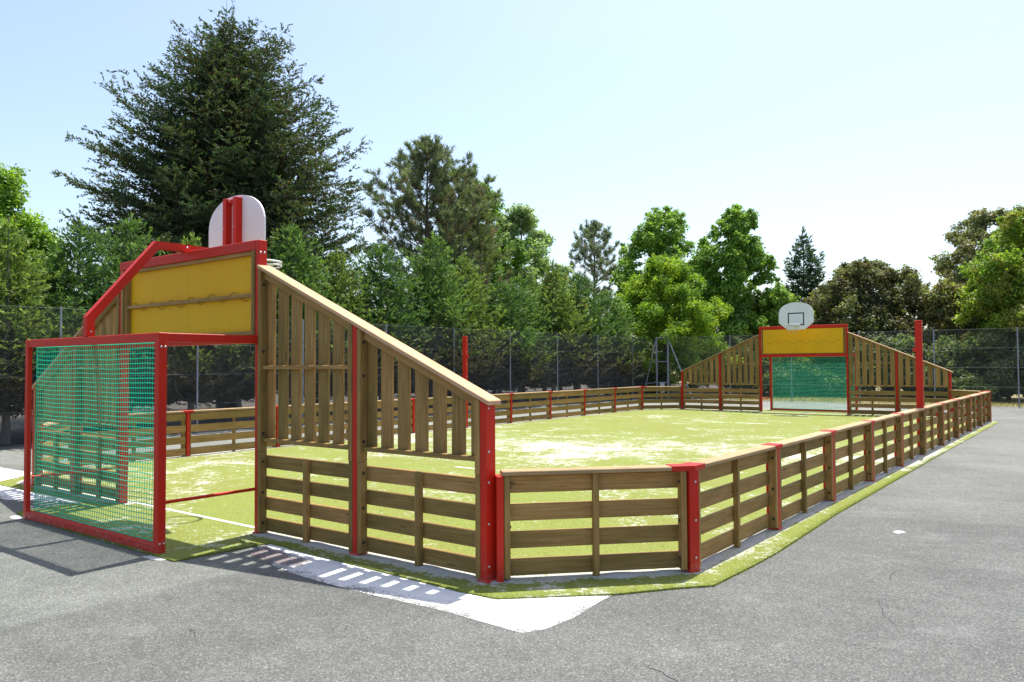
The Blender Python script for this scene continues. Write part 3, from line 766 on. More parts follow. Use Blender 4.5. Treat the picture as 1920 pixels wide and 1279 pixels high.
def hoop(loc, rz, label):
    r = thing('basketball_hoop', loc, rz, label, 'basketball hoop', 'basketball hoops above the goals')
    w2, z0, z1, zs, zb, y = 0.575, 2.84, 3.75, 3.36, 3.02, 0.60
    pl = []
    for k in range(25):
        a = PI*k/24; pl.append((w2*math.cos(a)*1.0, zs+(z1-zs)*math.sin(a)**0.85))
    pl += [(-w2, zb+0.05), (-0.30, z0), (-0.15, z0-0.012), (0.15, z0-0.012), (0.30, z0), (w2, zb+0.05)]
    n = len(pl); b = MB()
    vs = [(x, y, z) for x, z in pl]+[(x, y+0.022, z) for x, z in pl]
    b.add(vs, [list(range(n)), list(reversed(range(n, 2*n)))]+[[i, n+i, n+(i+1) % n, (i+1) % n] for i in range(n)])
    bd = b.build('backboard', WHITE, r)
    t_ = MB(); yy = (y+0.0225, y+0.0255)
    t_.box((-0.27, yy[0], 3.36), (0.27, yy[1], 3.40), 0.001); t_.box((-0.27, yy[0], 2.97), (0.27, yy[1], 3.01), 0.001)
    t_.box((-0.27, yy[0], 3.011), (-0.23, yy[1], 3.359), 0.001); t_.box((0.23, yy[0], 3.011), (0.27, yy[1], 3.359), 0.001)
    t_.build('target_square', BLACK, bd)
    b = MB()
    for s_ in (-1, 1): b.box((s_*0.105-0.034, y-0.085, 3.0), (s_*0.105+0.034, y-0.001, 3.71), 0.003)
    b.box((-0.076, y-0.05, 3.655), (0.076, y-0.002, 3.70), 0.003)
    b.box((-0.17, y-0.075, 2.985), (0.17, y-0.002, 3.105), 0.003)
    mp = b.build('mount', RED, r)
    for s_ in (-1, 1):
        MB().bolt((s_*0.105, y-0.085, 3.35), (0, -1, 0), 0.008).build('bolt', BOLTS, mp); MB().bolt((s_*0.05, y-0.05, 3.678), (0, -1, 0), 0.010).build('bolt', BOLTS, mp)
    yc = y+0.022+0.13+0.225; zr = 2.985
    rim = MB()
    rim.tube([(0.225*math.cos(a), yc+0.225*math.sin(a), zr) for a in np.linspace(0, 2*PI, 40, endpoint=False)], 0.013, 8, closed=True)
    rim.tube([(0.235*math.cos(a), yc+0.235*math.sin(a), zr-0.045) for a in np.linspace(0, 2*PI, 40, endpoint=False)], 0.006, 6, closed=True)
    rim.box((-0.08, y+0.023, zr-0.09), (0.08, y+0.035, zr+0.03), 0.002); rim.box((-0.06, y+0.036, zr-0.05), (0.06, yc-0.225, zr-0.005), 0.003)
    for a in np.linspace(0, 2*PI, 16, endpoint=False):
        rim.tube([(0.228*math.cos(a), yc+0.228*math.sin(a), zr), (0.232*math.cos(a), yc+0.232*math.sin(a), zr-0.045)], 0.004, 4)
    rim.build('rim', paint('grey_rim', (0.72, 0.72, 0.72), 0.45), r)
    nb = MB()
    K = 12
    for k in range(K):
        for dr in (-1, 1):
            pts = [(rr*math.cos(2*PI*(k+dr*0.5*j)/K), yc+rr*math.sin(2*PI*(k+dr*0.5*j)/K), zz) for j, (rr, zz) in enumerate(((0.222, zr-0.03), (0.20, zr-0.09), (0.17, zr-0.15), (0.145, zr-0.21), (0.13, zr-0.27)))]
            nb.tube(pts, 0.0016, 3, caps=False)
    nb.build('hoop_net', paint('chain_net', (0.45, 0.45, 0.44), 0.4), r)
    return r
hoop((0, 0, 0), 0, 'white rounded backboard above the near goal, seen from behind')
hoop((0, L, 0), PI, 'white rounded backboard with black target square above the far goal')

# ------------------------------------------------------------------ wire mesh fences
def chain_fence(name, p0, p1, posts, label, H=3.0, cell=0.052, z0=0.03):
    p0 = Vector(p0); p1 = Vector(p1); Ln = (p1-p0).length; d = (p1-p0).normalized(); rz = math.atan2(d.y, d.x)
    r = thing(name, (p0.x, p0.y, 0), rz, label, 'fence', 'wire mesh fences')
    st = cell*1.414; h = H-z0; segs = []
    for s_ in (-1, 1):
        x = -h if s_ > 0 else 0.0; xe = Ln if s_ > 0 else Ln+h
        while x < xe:
            ta, tb = 0.0, h
            if s_ > 0: ta = max(0, -x); tb = min(h, Ln-x)
            else: ta = max(0, x-Ln); tb = min(h, x)
            if tb-ta > 0.02: segs.append((x+s_*ta, s_*0.002, z0+ta, x+s_*tb, s_*0.002, z0+tb))
            x += st
    sg = np.array(segs); a = sg[:, :3]; c = sg[:, 3:]; rr = 0.00165
    dd = c-a; dd /= np.linalg.norm(dd, axis=1)[:, None]; yv = np.array([0, 1.0, 0]); u = np.cross(dd, yv)
    offs = [u*rr, -u*rr*0.5+yv*rr*0.87, -u*rr*0.5-yv*rr*0.87]
    qs = []
    for k in range(3):
        o1, o2 = offs[k], offs[(k+1) % 3]; qs.append(np.stack([a+o1, a+o2, c+o2, c+o1], 1))
    V = np.concatenate(qs); mo = quads_obj('wire_mesh', V, np.full((len(V), 3), 0.3), WIRE, r)
    for z in (H-0.005, 2.25, 1.5, 0.75, 0.06):
        MB().tube([(0, 0.004, z), (Ln, 0.004, z)], 0.003, 5).build('line_wire', WIRE, r)
    for x in posts:
        MB().tube([(x, 0.03, 0), (x, 0.03, H+0.03)], 0.024, 10).build('fence_post', GALV, r)
    return r
lp = [28.8-3.25*k+6.0 for k in range(11)]
chain_fence('wire_fence', (-10, -6, 0), (-10, 30.3, 0), [y for y in lp if y > 0], 'tall galvanised chain-link fence running along the left side before the spruces')
chain_fence('wire_fence', (-10, 30.3, 0), (24, 30.3, 0), [x+10 for x in [-5.74+2.83*k for k in range(-1, 11)] if x != -8.57 and x > -8], 'tall galvanised chain-link fence crossing behind the far goal')
r = thing('braced_gate_frame', (-9.07, 30.05, 0), 0, 'grey steel frame with two slanting struts in the far left fence corner', 'gate frame')
for x in (-0.31, 0.30): MB().box((x-0.035, -0.035, 0), (x+0.035, 0.035, 3.02), 0.006).build('upright', GALV, r)
MB().beam((-0.345, 0, 2.85), (-1.05, -0.1, 0.0), 0.05, 0.05).build('strut', GALV, r)
MB().beam((0.335, 0, 2.88), (1.62, -0.1, 0.0), 0.05, 0.05).build('strut', GALV, r)
for z in (2.99, 1.82, 0.8): MB().box((-0.274, -0.02, z-0.025), (0.264, 0.02, z+0.025), 0.004).build('cross_bar', GALV, r)
MB().beam((-0.34, 0, 1.82), (-0.62, -0.03, 1.76), 0.04, 0.04).build('cross_bar', GALV, r)
MB().beam((-0.34, 0, 0.80), (-0.88, -0.06, 0.72), 0.04, 0.04).build('cross_bar', GALV, r)
MB().box((-0.12, -0.06, 0.30), (0.12, -0.021, 0.80), 0.004).build('white_plate', GREYP, r)
#@@TREES@@
# ------------------------------------------------------------------ vegetation
def unit(v): return v/np.maximum(np.linalg.norm(v, axis=-1, keepdims=True), 1e-9)
def sprigs(P, D, ln, wd, bend=0.0):
    """flat rhombus twigs at P along D"""
    n = len(P); rnd = unit(rng.normal(size=(n, 3))); s = unit(np.cross(D, rnd))*wd[:, None]/2
    mid = P+D*(ln*0.45)[:, None]
    return np.stack([P, mid+s, P+D*ln[:, None], mid-s], 1)
def leaves(P, Nn, sz, asp=0.75):
    n = len(P); t_ = unit(np.cross(Nn, unit(rng.normal(size=(n, 3))))); b_ = np.cross(Nn, t_)
    t_ = t_*sz[:, None]/2; b_ = b_*sz[:, None]/2*asp
    return np.stack([P-t_, P+b_+t_*0.1, P+t_, P-b_+t_*0.1], 1)
def trunk_mb(H, r0, r1, lean=(0, 0), n=9):
    k = 9; pts = [(lean[0]*(i/k)**1.5+rng.normal(0, 0.02)*H/10*(i > 0), lean[1]*(i/k)**1.5+rng.normal(0, 0.02)*H/10*(i > 0), H*i/k) for i in range(k+1)]
    return MB().tube(pts, r0, n, radii=[r0*(1-i/k)+r1*i/k if i else r0*1.25 for i in range(k+1)]), pts

def spruce_mesh(root, H, R, zb, nwh, nbr, colA, colB, colTip, ssz=0.17, swd=0.03, dens=1.0, droop=-0.28, lift=0.42, brown=0.0, dead_to=0.0, power=0.85, tops=1, trunk_r=0.12, bark=None, rise0=0.0, risef=0.55, tex=0.8, cap=99.0, spread=0.38, tlf=0.36, lo=0.62, deadc=(0.085, 0.062, 0.040)):
    Ps, Ds, Ls, Ts, Bs = [], [], [], [], []
    tb, tp_ = trunk_mb(H*0.97, trunk_r, 0.015)
    lb = tb
    for (ox, oy) in ([(0, 0)] if tops == 1 else [(-0.35, 0.1), (0.45, -0.15)]): lb.tube([(ox*0.3, oy*0.3, H*0.8), (ox, oy, H*0.93), (ox, oy, H*1.10)], 0.02, 4, radii=[0.03, 0.02, 0.004])
    heights = zb+(H-zb)*(np.linspace(0, 1, nwh)**0.92)
    leads = [(0, 0)] if tops == 1 else [(-0.35, 0.1), (0.45, -0.15)]
    for wi, z in enumerate(heights):
        f = (z-zb)/(H-zb); base = min(R*(1-f)**power, cap)+0.10
        nb = max(4, int(nbr*(1-0.35*f)))
        for bi in range(nb):
            az = 2*PI*(bi+rng.uniform(-0.4, 0.4))/nb+wi*1.3; Lb = base*rng.uniform(lo, 1.10)
            if rng.uniform() < 0.12: Lb = base*rng.uniform(1.05, 1.22)
            ox, oy = leads[bi % len(leads)] if f > 0.72 else (0, 0)
            dh = np.array([math.cos(az), math.sin(az), 0.0]); sd = np.array([-math.sin(az), math.cos(az), 0.0])
            dr = droop*rng.uniform(0.6, 1.3); li = lift*rng.uniform(0.7, 1.3); r0 = rise0+risef*f
            zz = z+rng.uniform(-0.5, 0.5)*(H-zb)/nwh
            def cur(t):
                t = np.asarray(t)[..., None]; wv = 0.05*np.sin(t*7+bi)
                return np.array([ox, oy, zz])+dh*Lb*t+sd*Lb*wv+np.array([0, 0, 1.0])*Lb*(dr*t+li*t*t+r0*t)
            if Lb > 1.5 and wi % 2 == 0: lb.tube([tuple(cur(t)) for t in (0, .3, .6, .9)], 0.03, 4, radii=[.035, .028, .018, .008], caps=False)
            nt_ = max(3, int(Lb/0.13*dens))
            t0 = np.sort(rng.uniform(0.10, 1.0, nt_)); side = np.where(np.arange(nt_) % 2 == 0, 1.0, -1.0)
            base_p = cur(t0); tang = unit(cur(np.minimum(t0+0.03, 1.03))-cur(t0-0.03+0.0))
            tl = (0.12+tlf*Lb*(1.03-t0)**tex*np.minimum(1, t0*3+0.3))*rng.uniform(0.6, 1.2, nt_); tl = np.minimum(tl, 1.1)
            td = unit(tang*0.8+sd*side[:, None]*rng.uniform(0.5, 1.1, (nt_, 1))+np.array([0, 0, 1])*rng.normal(-0.06, 0.28, (nt_, 1)))
            ns_ = np.maximum(3, (tl/(ssz*0.42)*dens*2.0).astype(int)); rep = np.repeat(np.arange(nt_), ns_)
            u = rng.uniform(0, 1, len(rep))
            P = base_p[rep]+td[rep]*(tl[rep]*u)[:, None]+rng.normal(0, ssz*0.12, (len(rep), 3))
            D = unit(td[rep]+rng.normal(0, spread, (len(rep), 3))+np.array([0, 0, 0.10]))
            Ps.append(P); Ds.append(D); Ls.append(np.full(len(rep), ssz)*rng.uniform(0.6, 1.25, len(rep)))
            Ts.append(np.clip((t0[rep]*0.6+u*0.4), 0, 1)); Bs.append(np.full(len(rep), rng.uniform()))
    # leader shoot
    for (ox, oy) in leads:
        k = 34; zt = rng.uniform(H*0.92, H*1.06, k); P = np.stack([ox+rng.normal(0, .03, k), oy+rng.normal(0, .03, k), zt], 1)
        Ps.append(P); Ds.append(unit(rng.normal(0, 0.35, (k, 3))+np.array([0, 0, 1.0]))); Ls.append(np.full(k, ssz*1.3)); Ts.append(np.ones(k)); Bs.append(np.full(k, 0.5))
    lb.build('trunk', bark or BARK, root)
    P = np.concatenate(Ps); D = np.concatenate(Ds); Ln = np.concatenate(Ls); T = np.concatenate(Ts); B = np.concatenate(Bs)
    V = sprigs(P, D, Ln, np.full(len(P), swd)*rng.uniform(0.7, 1.3, len(P)))
    cA, cB, cT = map(np.array, (colA, colB, colTip))
    c = cA+(cB-cA)*B[:, None]; tipm = np.clip((T-0.40)/0.55, 0, 1)**1.3; c = c+(cT-c)*(tipm*rng.uniform(0.2, 1, len(P)))[:, None]
    c = c*rng.uniform(0.7, 1.35, (len(P), 1))
    br = (rng.uniform(0, 1, len(P)) < brown*(0.3+1.2*(B > 0.5))) | (P[:, 2] < dead_to*rng.uniform(0.6, 1.15, len(P)))
    c[br] = np.array(deadc)*rng.uniform(0.6, 1.5, (br.sum(), 1))
    quads_obj('crown', V, c, NEEDLE, root)
    return len(P)

def broadleaf(root, clumps, nleaf, sz, cols, H, r0, th=0.4, fork=0.25, hollow=0.15, bark=None, limbs=10, drop=0.0):
    """clumps: (x, y, z, r) in the tree's frame"""
    C_ = np.array(clumps); sat = []
    for q in C_:
        for _ in range(6):
            a_ = unit(rng.normal(size=3)); e_ = rng.uniform(0.9, 1.3); sat.append((q[0]+a_[0]*q[3]*e_, q[1]+a_[1]*q[3]*e_, q[2]+a_[2]*q[3]*e_*0.85, q[3]*rng.uniform(0.22, 0.48)))
    C_ = np.concatenate([C_, np.array(sat)]); nleaf = int(nleaf*2.1); w8 = C_[:, 3]**2.0; w8 /= w8.sum()
    k = rng.choice(len(C_), nleaf, p=w8); d = unit(rng.normal(size=(nleaf, 3))); rr = (hollow+(1-hollow)*rng.uniform(0, 1, nleaf)**0.6)
    # uneven clump surface
    lob = 1+0.22*np.sin(d[:, 0]*5+k*1.7)*np.sin(d[:, 1]*4+k)+0.15*np.sin(d[:, 2]*9+k*2.1)
    P = C_[k, :3]+d*(rr*lob*C_[k, 3])[:, None]*np.array([1, 1, 0.78])+rng.normal(0, 0.05, (nleaf, 3))
    Nn = unit(d*0.7+np.array([0, 0, 0.55])+rng.normal(0, 0.55, (nleaf, 3)))
    V = leaves(P, Nn, sz*0.95*rng.uniform(0.6, 1.3, nleaf))
    cols = np.array(cols, float); ci = rng.choice(len(cols), len(C_)); a = cols[ci[k]]; b_ = cols[rng.choice(len(cols), nleaf)]
    c = (a*0.62+b_*0.38)*rng.uniform(0.7, 1.35, (nleaf, 1))*1.45
    tb, tp_ = trunk_mb(H, r0, r0*0.25)
    lb = tb; pick = np.argsort(-C_[:, 3])[:limbs]
    for j in pick:
        q = C_[j]; zs = max(H*fork, q[2]-abs(q[0])-abs(q[1])); zs = min(zs, H*0.9); s_ = np.array([0, 0, zs]); e = q[:3]; mdl = s_*0.5+e*0.5+np.array([0, 0, -0.15])
        lb.tube([tuple(s_), tuple(mdl), tuple(e)], 0.05, 5, radii=[r0*0.45, r0*0.28, r0*0.08], caps=False)
    lb.build('trunk', bark or BARK, root)
    return quads_obj('crown', V, c, LEAF, root)
def envelope(fn, z0, z1, n, rmin, rmax, shell=0.55, seed=0):
    shell *= 0.45; n = int(n*1.25)
    """clump centres filling a crown whose radius at height z is fn(t)"""
    rg = np.random.default_rng(seed); out = []
    for i in range(n):
        t_ = rg.uniform(0, 1)**0.9; z = z0+(z1-z0)*t_; R = fn(t_); a = rg.uniform(0, 2*PI); r = rg.uniform(rmin, rmax)*(1.15-0.45*t_)
        q = max(0, R-r*0.55)*(shell+(1-shell)*rg.uniform()**0.5)*rg.uniform(0.85, 1.10)
        out.append((q*math.cos(a), q*math.sin(a), z, r))
    return out

def tree(name, x, y, label, cat='tree', group=None): return thing(name, (x, y, 0), 0, label, cat, group)

# big dark spruce
r = tree('big_spruce', -17.4, 11.6, 'huge dark spruce with brownish cones towering over the near goal')
spruce_mesh(r, 14.25, 6.6, 2.0, 62, 17, (0.030, 0.056, 0.036), (0.052, 0.078, 0.042), (0.085, 0.135, 0.062), ssz=0.115, swd=0.042, dens=1.22, droop=-0.26, lift=0.30, brown=0.16, power=0.60, cap=4.8, spread=0.45, tlf=0.24, lo=0.50, risef=0.22, tex=0.55, tops=2, trunk_r=0.34, rise0=0.12)

# young spruce hedge: three grown shapes, repeated
GS = 'row of young spruces behind the left fence'
sp = [(-11.4, -1.6, 4.5, 1.5), (-11.5, 0.3, 4.6, 1.5), (-11.3, 2.2, 4.7, 1.5), (-11.7, 3.9, 5.0, 1.4), (-11.8, 5.2, 5.3, 1.3), (-11.6, 6.8, 5.0, 1.5), (-11.8, 8.4, 5.1, 1.5), (-11.6, 10.1, 5.75, 1.6), (-11.8, 12.0, 5.2, 1.6), (-11.6, 13.8, 5.6, 1.7), (-11.5, 16.3, 6.2, 1.7), (-11.8, 18.4, 5.7, 1.8), (-11.6, 20.4, 4.9, 1.7), (-12.0, 22.3, 5.3, 1.7), (-11.6, 24.3, 6.0, 1.8), (-11.6, 26.4, 5.7, 1.7), (-11.3, 28.6, 5.1, 1.8)]
where = ['just outside the left edge of the view', 'at the left edge of the view', 'next to the left edge, behind the green net', 'with a bare leader shoot, left of the goal arm bend', 'with the tallest leader shoot left of the goal arm', 'behind the slanting red goal arm', 'behind the left part of the yellow panel',
         'just right of the near backboard, behind the wing top', 'second right of the near backboard', 'behind the upper slope of the near wing', 'tall and full, above the left tall red post', 'broad one just right of the left tall red post', 'low pale one in the middle of the row', 'slim one right of the middle of the row', 'peaked one near the far end of the row', 'next to last one at the far end of the row', 'last one of the row by the steel gate frame']
protos = []
for i, (x, y, h, rad) in enumerate(sp):
    lab = 'young green spruce %s' % where[i]
    if i < 3:
        r = tree('young_spruce', x, y, lab, 'spruce', GS)
        spruce_mesh(r, h, rad*1.2, 0.7, 28, 13, [(0.050, 0.100, 0.038), (0.040, 0.085, 0.036), (0.070, 0.115, 0.036)][i], [(0.085, 0.150, 0.050), (0.065, 0.125, 0.045), (0.115, 0.175, 0.050)][i], [(0.21, 0.33, 0.09), (0.15, 0.25, 0.07), (0.27, 0.36, 0.10)][i], ssz=0.12, swd=0.034, dens=1.15, droop=-0.12, lift=0.34, dead_to=2.3, brown=0.02, deadc=(0.060, 0.058, 0.042), spread=0.3, power=[0.78, 0.66, 0.9][i], trunk_r=0.09, bark=BARKG, rise0=0.18)
        protos.append((r, h, rad))
    else:
        pr, ph, prd = protos[(i*2+1) % 3]; copy_tree(pr, (x, y, 0), rng.uniform(0, 6.28), lab, scale=(rad/prd*1.05, rad/prd*1.05, h/ph))
# second, shadier row closing the view
GB = 'dark spruces in the second row behind the left fence'
for i, y in enumerate([-1.0, 2.5, 6.0, 9.5, 13.0, 16.5, 20.0, 23.5, 27.0, 30.5]):
    pr, ph, prd = protos[i % 3]
    copy_tree(pr, (-14.0-0.4*(i % 2), y, 0), i*1.9, '%s shaded spruce from the near end of the second row behind the left fence' % ORD[i], scale=(1.4, 1.4, rng.uniform(3.5, 4.4)/ph))['group'] = GB

# left edge tree
r = tree('hornbeam_tree', -13.6, 2.6, 'bright green tree cut by the left edge of the view')
broadleaf(r, envelope(lambda t: 2.7*(1-t*0.85)+0.1, 2.2, 6.5, 80, 0.35, 0.65, 0.5, 3), 46000, 0.10, [(0.12, 0.20, 0.03), (0.17, 0.25, 0.04), (0.08, 0.15, 0.03)], 6.0, 0.14)

# pines
def pine_mesh(root, H, R, zb, nbr, col, dead, seed, shape, tuft=0.26, upright=0.8, dd=2):
    rg = np.random.default_rng(seed); tb, tp_ = trunk_mb(H*0.97, 0.02*H, 0.02); lb = tb; P, D, Cc, Lw = [], [], [], []
    for i in range(nbr):
        t_ = i/nbr; z = zb+(H-zb)*t_; Lb = R*shape(t_)*rg.uniform(0.6, 1.12)+0.15; az = i*2.399+rg.uniform(-.3, .3)
        dh = np.array([math.cos(az), math.sin(az), 0.0]); up = 0.15+0.6*t_
        c = lambda u: np.array([0, 0, z])+dh*Lb*u+np.array([0, 0, 1])*Lb*(up*u+0.25*u*u)
        lb.tube([tuple(c(u)) for u in (0, .35, .7, 1.0)], 0.03, 4, radii=[0.045*(1-t_*0.6), 0.032, 0.02, 0.008], caps=False)
        nsub = int(5+Lb*6)
        for j in range(nsub):
            u = rg.uniform(0.25, 1.0); s_ = c(u); dirn = unit(dh*rg.uniform(0.2, 1)+rg.normal(0, 0.55, 3)+np.array([0, 0, upright*(0.6+t_)])); sl_ = rg.uniform(0.25, 0.85)*(0.5+0.3*Lb/R)
            e = s_+dirn*sl_
            alive = rg.uniform() < (0.35+0.75*t_ + (u-0.6)*0.5)
            if rg.uniform() < 0.6: lb.tube([tuple(s_), tuple(e)], 0.008, 3, radii=[0.012, 0.005], caps=False)
            m_ = 46 if alive else 30
            q = rg.uniform(0.35, 1.05, m_); pp_ = s_+np.outer(q, dirn*sl_)+rg.normal(0, 0.03, (m_, 3))
            P.append(pp_); D.append(unit(rg.normal(0, 0.62, (m_, 3))+dirn*0.9+np.array([0, 0, 0.25])))
            Lw.append(np.full(m_, tuft if alive else tuft*0.8)); cc = np.array(col if alive else dead)*rg.uniform(0.8, 1.25); Cc.append(np.tile(cc, (m_, 1)))
    lb.build('trunk', BARK, root)
    P = np.concatenate(P); D = np.concatenate(D); Lw = np.concatenate(Lw)*rng.uniform(0.6, 1.2, len(P)); Cc = np.concatenate(Cc)*rng.uniform(0.7, 1.35, (len(P), 1))
    quads_obj('crown', sprigs(P, D, Lw, np.full(len(P), 0.034)), Cc, NEEDLE, root)
r = tree('pine_tree', -17.9, 22.7, 'tall grey-green pine with dead brown lower branches left of centre')
pine_mesh(r, 12.3, 3.1, 2.6, 96, (0.13, 0.165, 0.11), (0.17, 0.135, 0.105), 5, lambda t: (0.75+0.5*t) if t < 0.4 else max(0.05, 1.0-((t-0.4)/0.6)**1.7))
r = tree('pine_tree', -18.6, 25.9, 'shorter pine leaning against the right side of the tall pine')
pine_mesh(r, 11.6, 2.6, 2.6, 62, (0.14, 0.18, 0.09), (0.17, 0.13, 0.10), 6, lambda t: (0.8+0.4*t) if t < 0.5 else max(0.05, 1.0-((t-0.5)/0.5)**1.8))
r = tree('pine_tree', -20.3, 42.2, 'small distant grey pine standing alone against the sky')
pine_mesh(r, 11.3, 2.1, 4.0, 44, (0.14, 0.18, 0.14), (0.19, 0.16, 0.14), 7, lambda t: (0.7+0.7*t) if t < 0.45 else max(0.05, 1.0-((t-0.45)/0.55)**1.8), tuft=0.30)

# broadleaf trees in the distance
GREEN = [(0.075, 0.14, 0.03), (0.11, 0.19, 0.035), (0.055, 0.105, 0.03)]
r = tree('poplar_tree', -20.6, 29.8, 'green leafy tree showing behind the right side of the tall pine')
broadleaf(r, envelope(lambda t: 3.2*math.sin(PI*min(1, 0.25+t*0.75))**0.6, 3.0, 12.0, 75, 0.5, 0.9, 0.5, 11), 30000, 0.17, GREEN, 11.0, 0.18)
r = tree('poplar_tree', -20.3, 33.6, 'pale airy leafy tree with gaps, right of the pines')
broadleaf(r, envelope(lambda t: 3.7*math.sin(PI*min(1, 0.3+t*0.68))**0.7, 2.5, 11.2, 76, 0.4, 0.8, 0.6, 12), 26000, 0.16, [(0.15, 0.21, 0.11), (0.13, 0.19, 0.08), (0.20, 0.25, 0.15)], 10.5, 0.16)
r = tree('copper_bush', -19.5, 36.6, 'small copper-green tree between the pale tree and the distant pine')
broadleaf(r, envelope(lambda t: 2.4*math.sqrt(max(0.02, 1-t*t)), 2.5, 7.4, 34, 0.5, 0.8, 0.5, 13), 14000, 0.17, [(0.14, 0.10, 0.05), (0.09, 0.11, 0.04), (0.16, 0.13, 0.07)], 6.8, 0.12)
r = tree('beech_tree', -10.5, 33.4, 'broad bright yellow-green beech bush behind the steel gate frame')
broadleaf(r, envelope(lambda t: 4.0*(max(0.0, 1-t**1.5))**0.62+0.15, 1.2, 7.3, 120, 0.38, 0.78, 0.62, 14), 70000, 0.105, [(0.135, 0.215, 0.018), (0.10, 0.175, 0.02), (0.055, 0.11, 0.02), (0.20, 0.26, 0.022)], 6.6, 0.2, fork=0.1)
r = tree('plane_tree', -14.3, 41.0, 'tall light green tree rising behind the yellow-green beech')
broadleaf(r, envelope(lambda t: 3.4*math.sin(PI*min(1, 0.2+t*0.75))**0.7, 2.5, 11.4, 80, 0.45, 0.85, 0.55, 15), 34000, 0.17, [(0.12, 0.20, 0.04), (0.16, 0.24, 0.06), (0.08, 0.145, 0.03)], 10.5, 0.18)
r = tree('plane_tree', -9.1, 39.5, 'tallest light green tree, left of the far goal, with a narrow top')
broadleaf(r, envelope(lambda t: 3.1*(max(0, 1-t**2.2))**0.7+0.45, 1.2, 10.5, 86, 0.45, 0.9, 0.5, 16), 56000, 0.165, [(0.10, 0.18, 0.03), (0.14, 0.22, 0.045), (0.065, 0.125, 0.03)], 9.8, 0.2)
r = tree('distant_spruce', -7.7, 48.2, 'small blue-green spruce between the tallest tree and the far backboard')
spruce_mesh(r, 10.0, 2.3, 3.0, 24, 9, (0.035, 0.065, 0.045), (0.05, 0.085, 0.055), (0.075, 0.12, 0.075), ssz=0.30, swd=0.09, dens=1.2, droop=-0.2, lift=0.4, power=0.62, trunk_r=0.14)
r = tree('leafy_bush', -7.0, 40.2, 'yellow-green bush left of the far backboard')
broadleaf(r, envelope(lambda t: 2.9*math.sqrt(max(0.02, 1-t*t)), 1.0, 5.8, 40, 0.45, 0.75, 0.55, 17), 16000, 0.15, [(0.14, 0.20, 0.03), (0.09, 0.15, 0.03)], 4.8, 0.1, fork=0.1)
r = tree('leafy_bush', -5.2, 43.6, 'grey-green bush behind the right side of the far backboard')
broadleaf(r, envelope(lambda t: 2.0*math.sqrt(max(0.02, 1-t*t)), 1.0, 5.6, 36, 0.45, 0.7, 0.55, 18), 13000, 0.16, [(0.12, 0.165, 0.09), (0.08, 0.12, 0.05)], 4.8, 0.1, fork=0.1)
BR = [(0.075, 0.062, 0.042), (0.095, 0.092, 0.046), (0.055, 0.066, 0.034), (0.10, 0.12, 0.05)]
r = tree('bronze_maple', -2.4, 42.6, 'wide round bronze-leaved maple right of the far backboard')
broadleaf(r, envelope(lambda t: 4.5*math.sqrt(max(0.02, 1-t**2.4)), 1.4, 7.2, 130, 0.5, 0.9, 0.6, 19), 60000, 0.15, BR, 6.0, 0.22)
r = tree('bronze_maple', 3.0, 52.5, 'tall grey-bronze tree partly hidden behind the bright maple at right')
broadleaf(r, envelope(lambda t: 4.8*math.sin(PI*min(1, 0.35+t*0.6))**0.6, 2.0, 10.8, 105, 0.5, 0.95, 0.6, 20), 42000, 0.18, [(0.13, 0.125, 0.075), (0.09, 0.11, 0.05), (0.14, 0.15, 0.085)], 10.0, 0.22)
r = tree('field_maple', 6.2, 39.5, 'bright green maple overhanging the fence at the right edge')
broadleaf(r, envelope(lambda t: 3.9*math.sqrt(max(0.03, 1-(t*0.97)**2.2)), 2.5, 9.0, 120, 0.45, 0.85, 0.6, 21), 66000, 0.14, [(0.12, 0.19, 0.03), (0.17, 0.23, 0.035), (0.07, 0.13, 0.025), (0.15, 0.15, 0.04)], 7.5, 0.2)
r = tree('field_maple', 11.5, 41.0, 'green maple standing beyond the right edge of the view')
broadleaf(r, envelope(lambda t: 3.4*math.sqrt(max(0.03, 1-t**2.2)), 2.0, 9.6, 60, 0.6, 1.0, 0.6, 22), 22000, 0.2, GREEN, 8.5, 0.2)
r = tree('bronze_maple', 1.8, 40.8, 'low bronze bush between the round bronze maple and the bright maple')
broadleaf(r, envelope(lambda t: 2.3*math.sqrt(max(0.02, 1-t*t)), 0.8, 5.6, 44, 0.45, 0.75, 0.6, 23), 18000, 0.15, [(0.10, 0.085, 0.05), (0.11, 0.13, 0.05), (0.15, 0.15, 0.06)], 4.8, 0.12, fork=0.1)
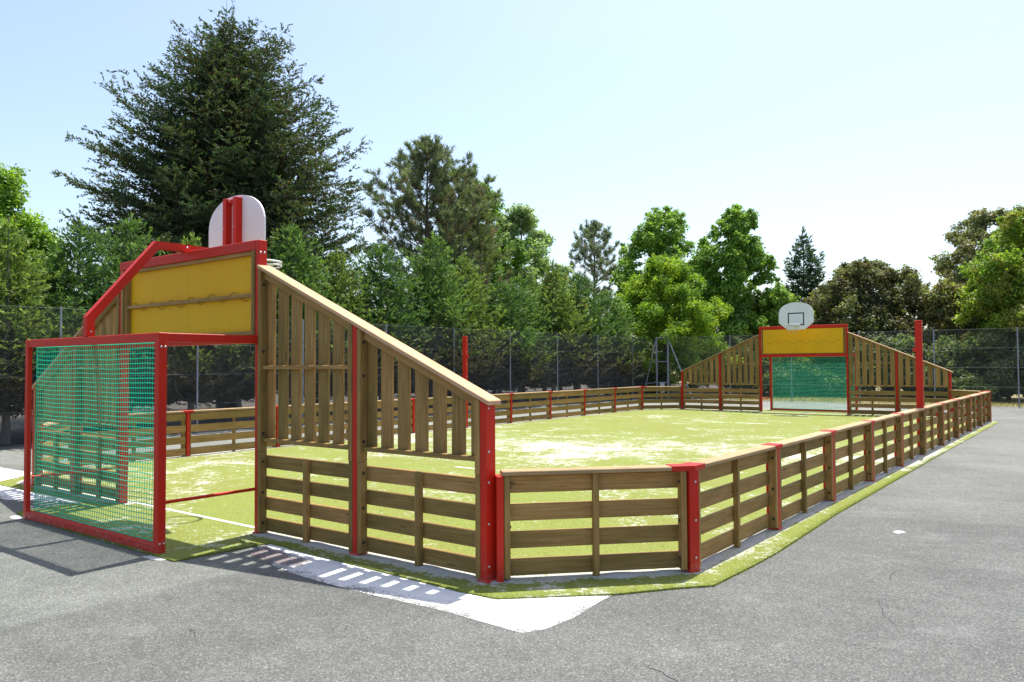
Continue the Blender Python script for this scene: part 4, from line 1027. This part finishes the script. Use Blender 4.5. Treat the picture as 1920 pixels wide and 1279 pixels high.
# dark undergrowth closing the far side under the crowns
us = [(-12.5, 32.5, 3.4), (-8.4, 36.4, 3.6), (-5.6, 37.4, 2.9), (-3.2, 38.6, 3.2), (-0.4, 38.2, 3.3), (2.3, 37.6, 3.1), (4.7, 36.9, 3.4), (7.3, 37.0, 3.5), (10.2, 37.5, 3.4), (13.5, 37.8, 3.4)]
wl = ['behind the corner of the two fences', 'left of the far left wing', 'behind the far left wing', 'behind the far goal net', 'behind the far right wing', 'right of the far right wing', 'behind the end of the right-hand barrier', 'at the right edge of the view', 'just beyond the right edge', 'furthest beyond the right edge']
for i, (x, y, h) in enumerate(us):
    if i < 3:
        r = tree('undergrowth_shrub', x, y, 'dark green shrub %s, beyond the fence' % wl[i], 'shrub', 'shrubs beyond the far fence')
        broadleaf(r, envelope(lambda t: 2.0*math.sqrt(max(0.03, 1-(t*0.9)**2.5)), 0.3, h-0.5, 44, 0.4, 0.7, 0.5, 30+i), 15000, 0.13, [(0.05, 0.08, 0.03), (0.08, 0.115, 0.045), (0.11, 0.14, 0.07), (0.04, 0.06, 0.025)], h*0.8, 0.07, fork=0.05)
        protos.append((r, h, 1))
    else:
        pr, ph, _ = protos[3+(i % 3)]; copy_tree(pr, (x, y, 0), i*1.7, 'dark green shrub %s, beyond the fence' % wl[i], scale=(1.05, 1.05, h/ph))
b = []
P = rng.uniform((-9.8, 31.0), (16, 36.5), (16000, 2)); n = len(P)
az = rng.uniform(0, 2*PI, n); dx = np.stack([np.cos(az), np.sin(az)], 1)*0.012; h = rng.uniform(0.03, 0.12, n)
V = np.zeros((n, 3, 3)); V[:, 0, :2] = P-dx; V[:, 1, :2] = P+dx; V[:, :2, 2] = -0.06; V[:, 2, :2] = P+rng.normal(0, 0.03, (n, 2)); V[:, 2, 2] = h-0.06
c = np.array([0.33, 0.27, 0.13])*rng.uniform(0.5, 1.3, (n, 1)); gsel = rng.uniform(0, 1, n) < 0.3; c[gsel] = np.array([0.13, 0.17, 0.05])
tag(quads_obj('dry_grass', V, c, BLADE, None, 3), 'dry straw-coloured grass beyond the wire fences', 'grass', kind='stuff')
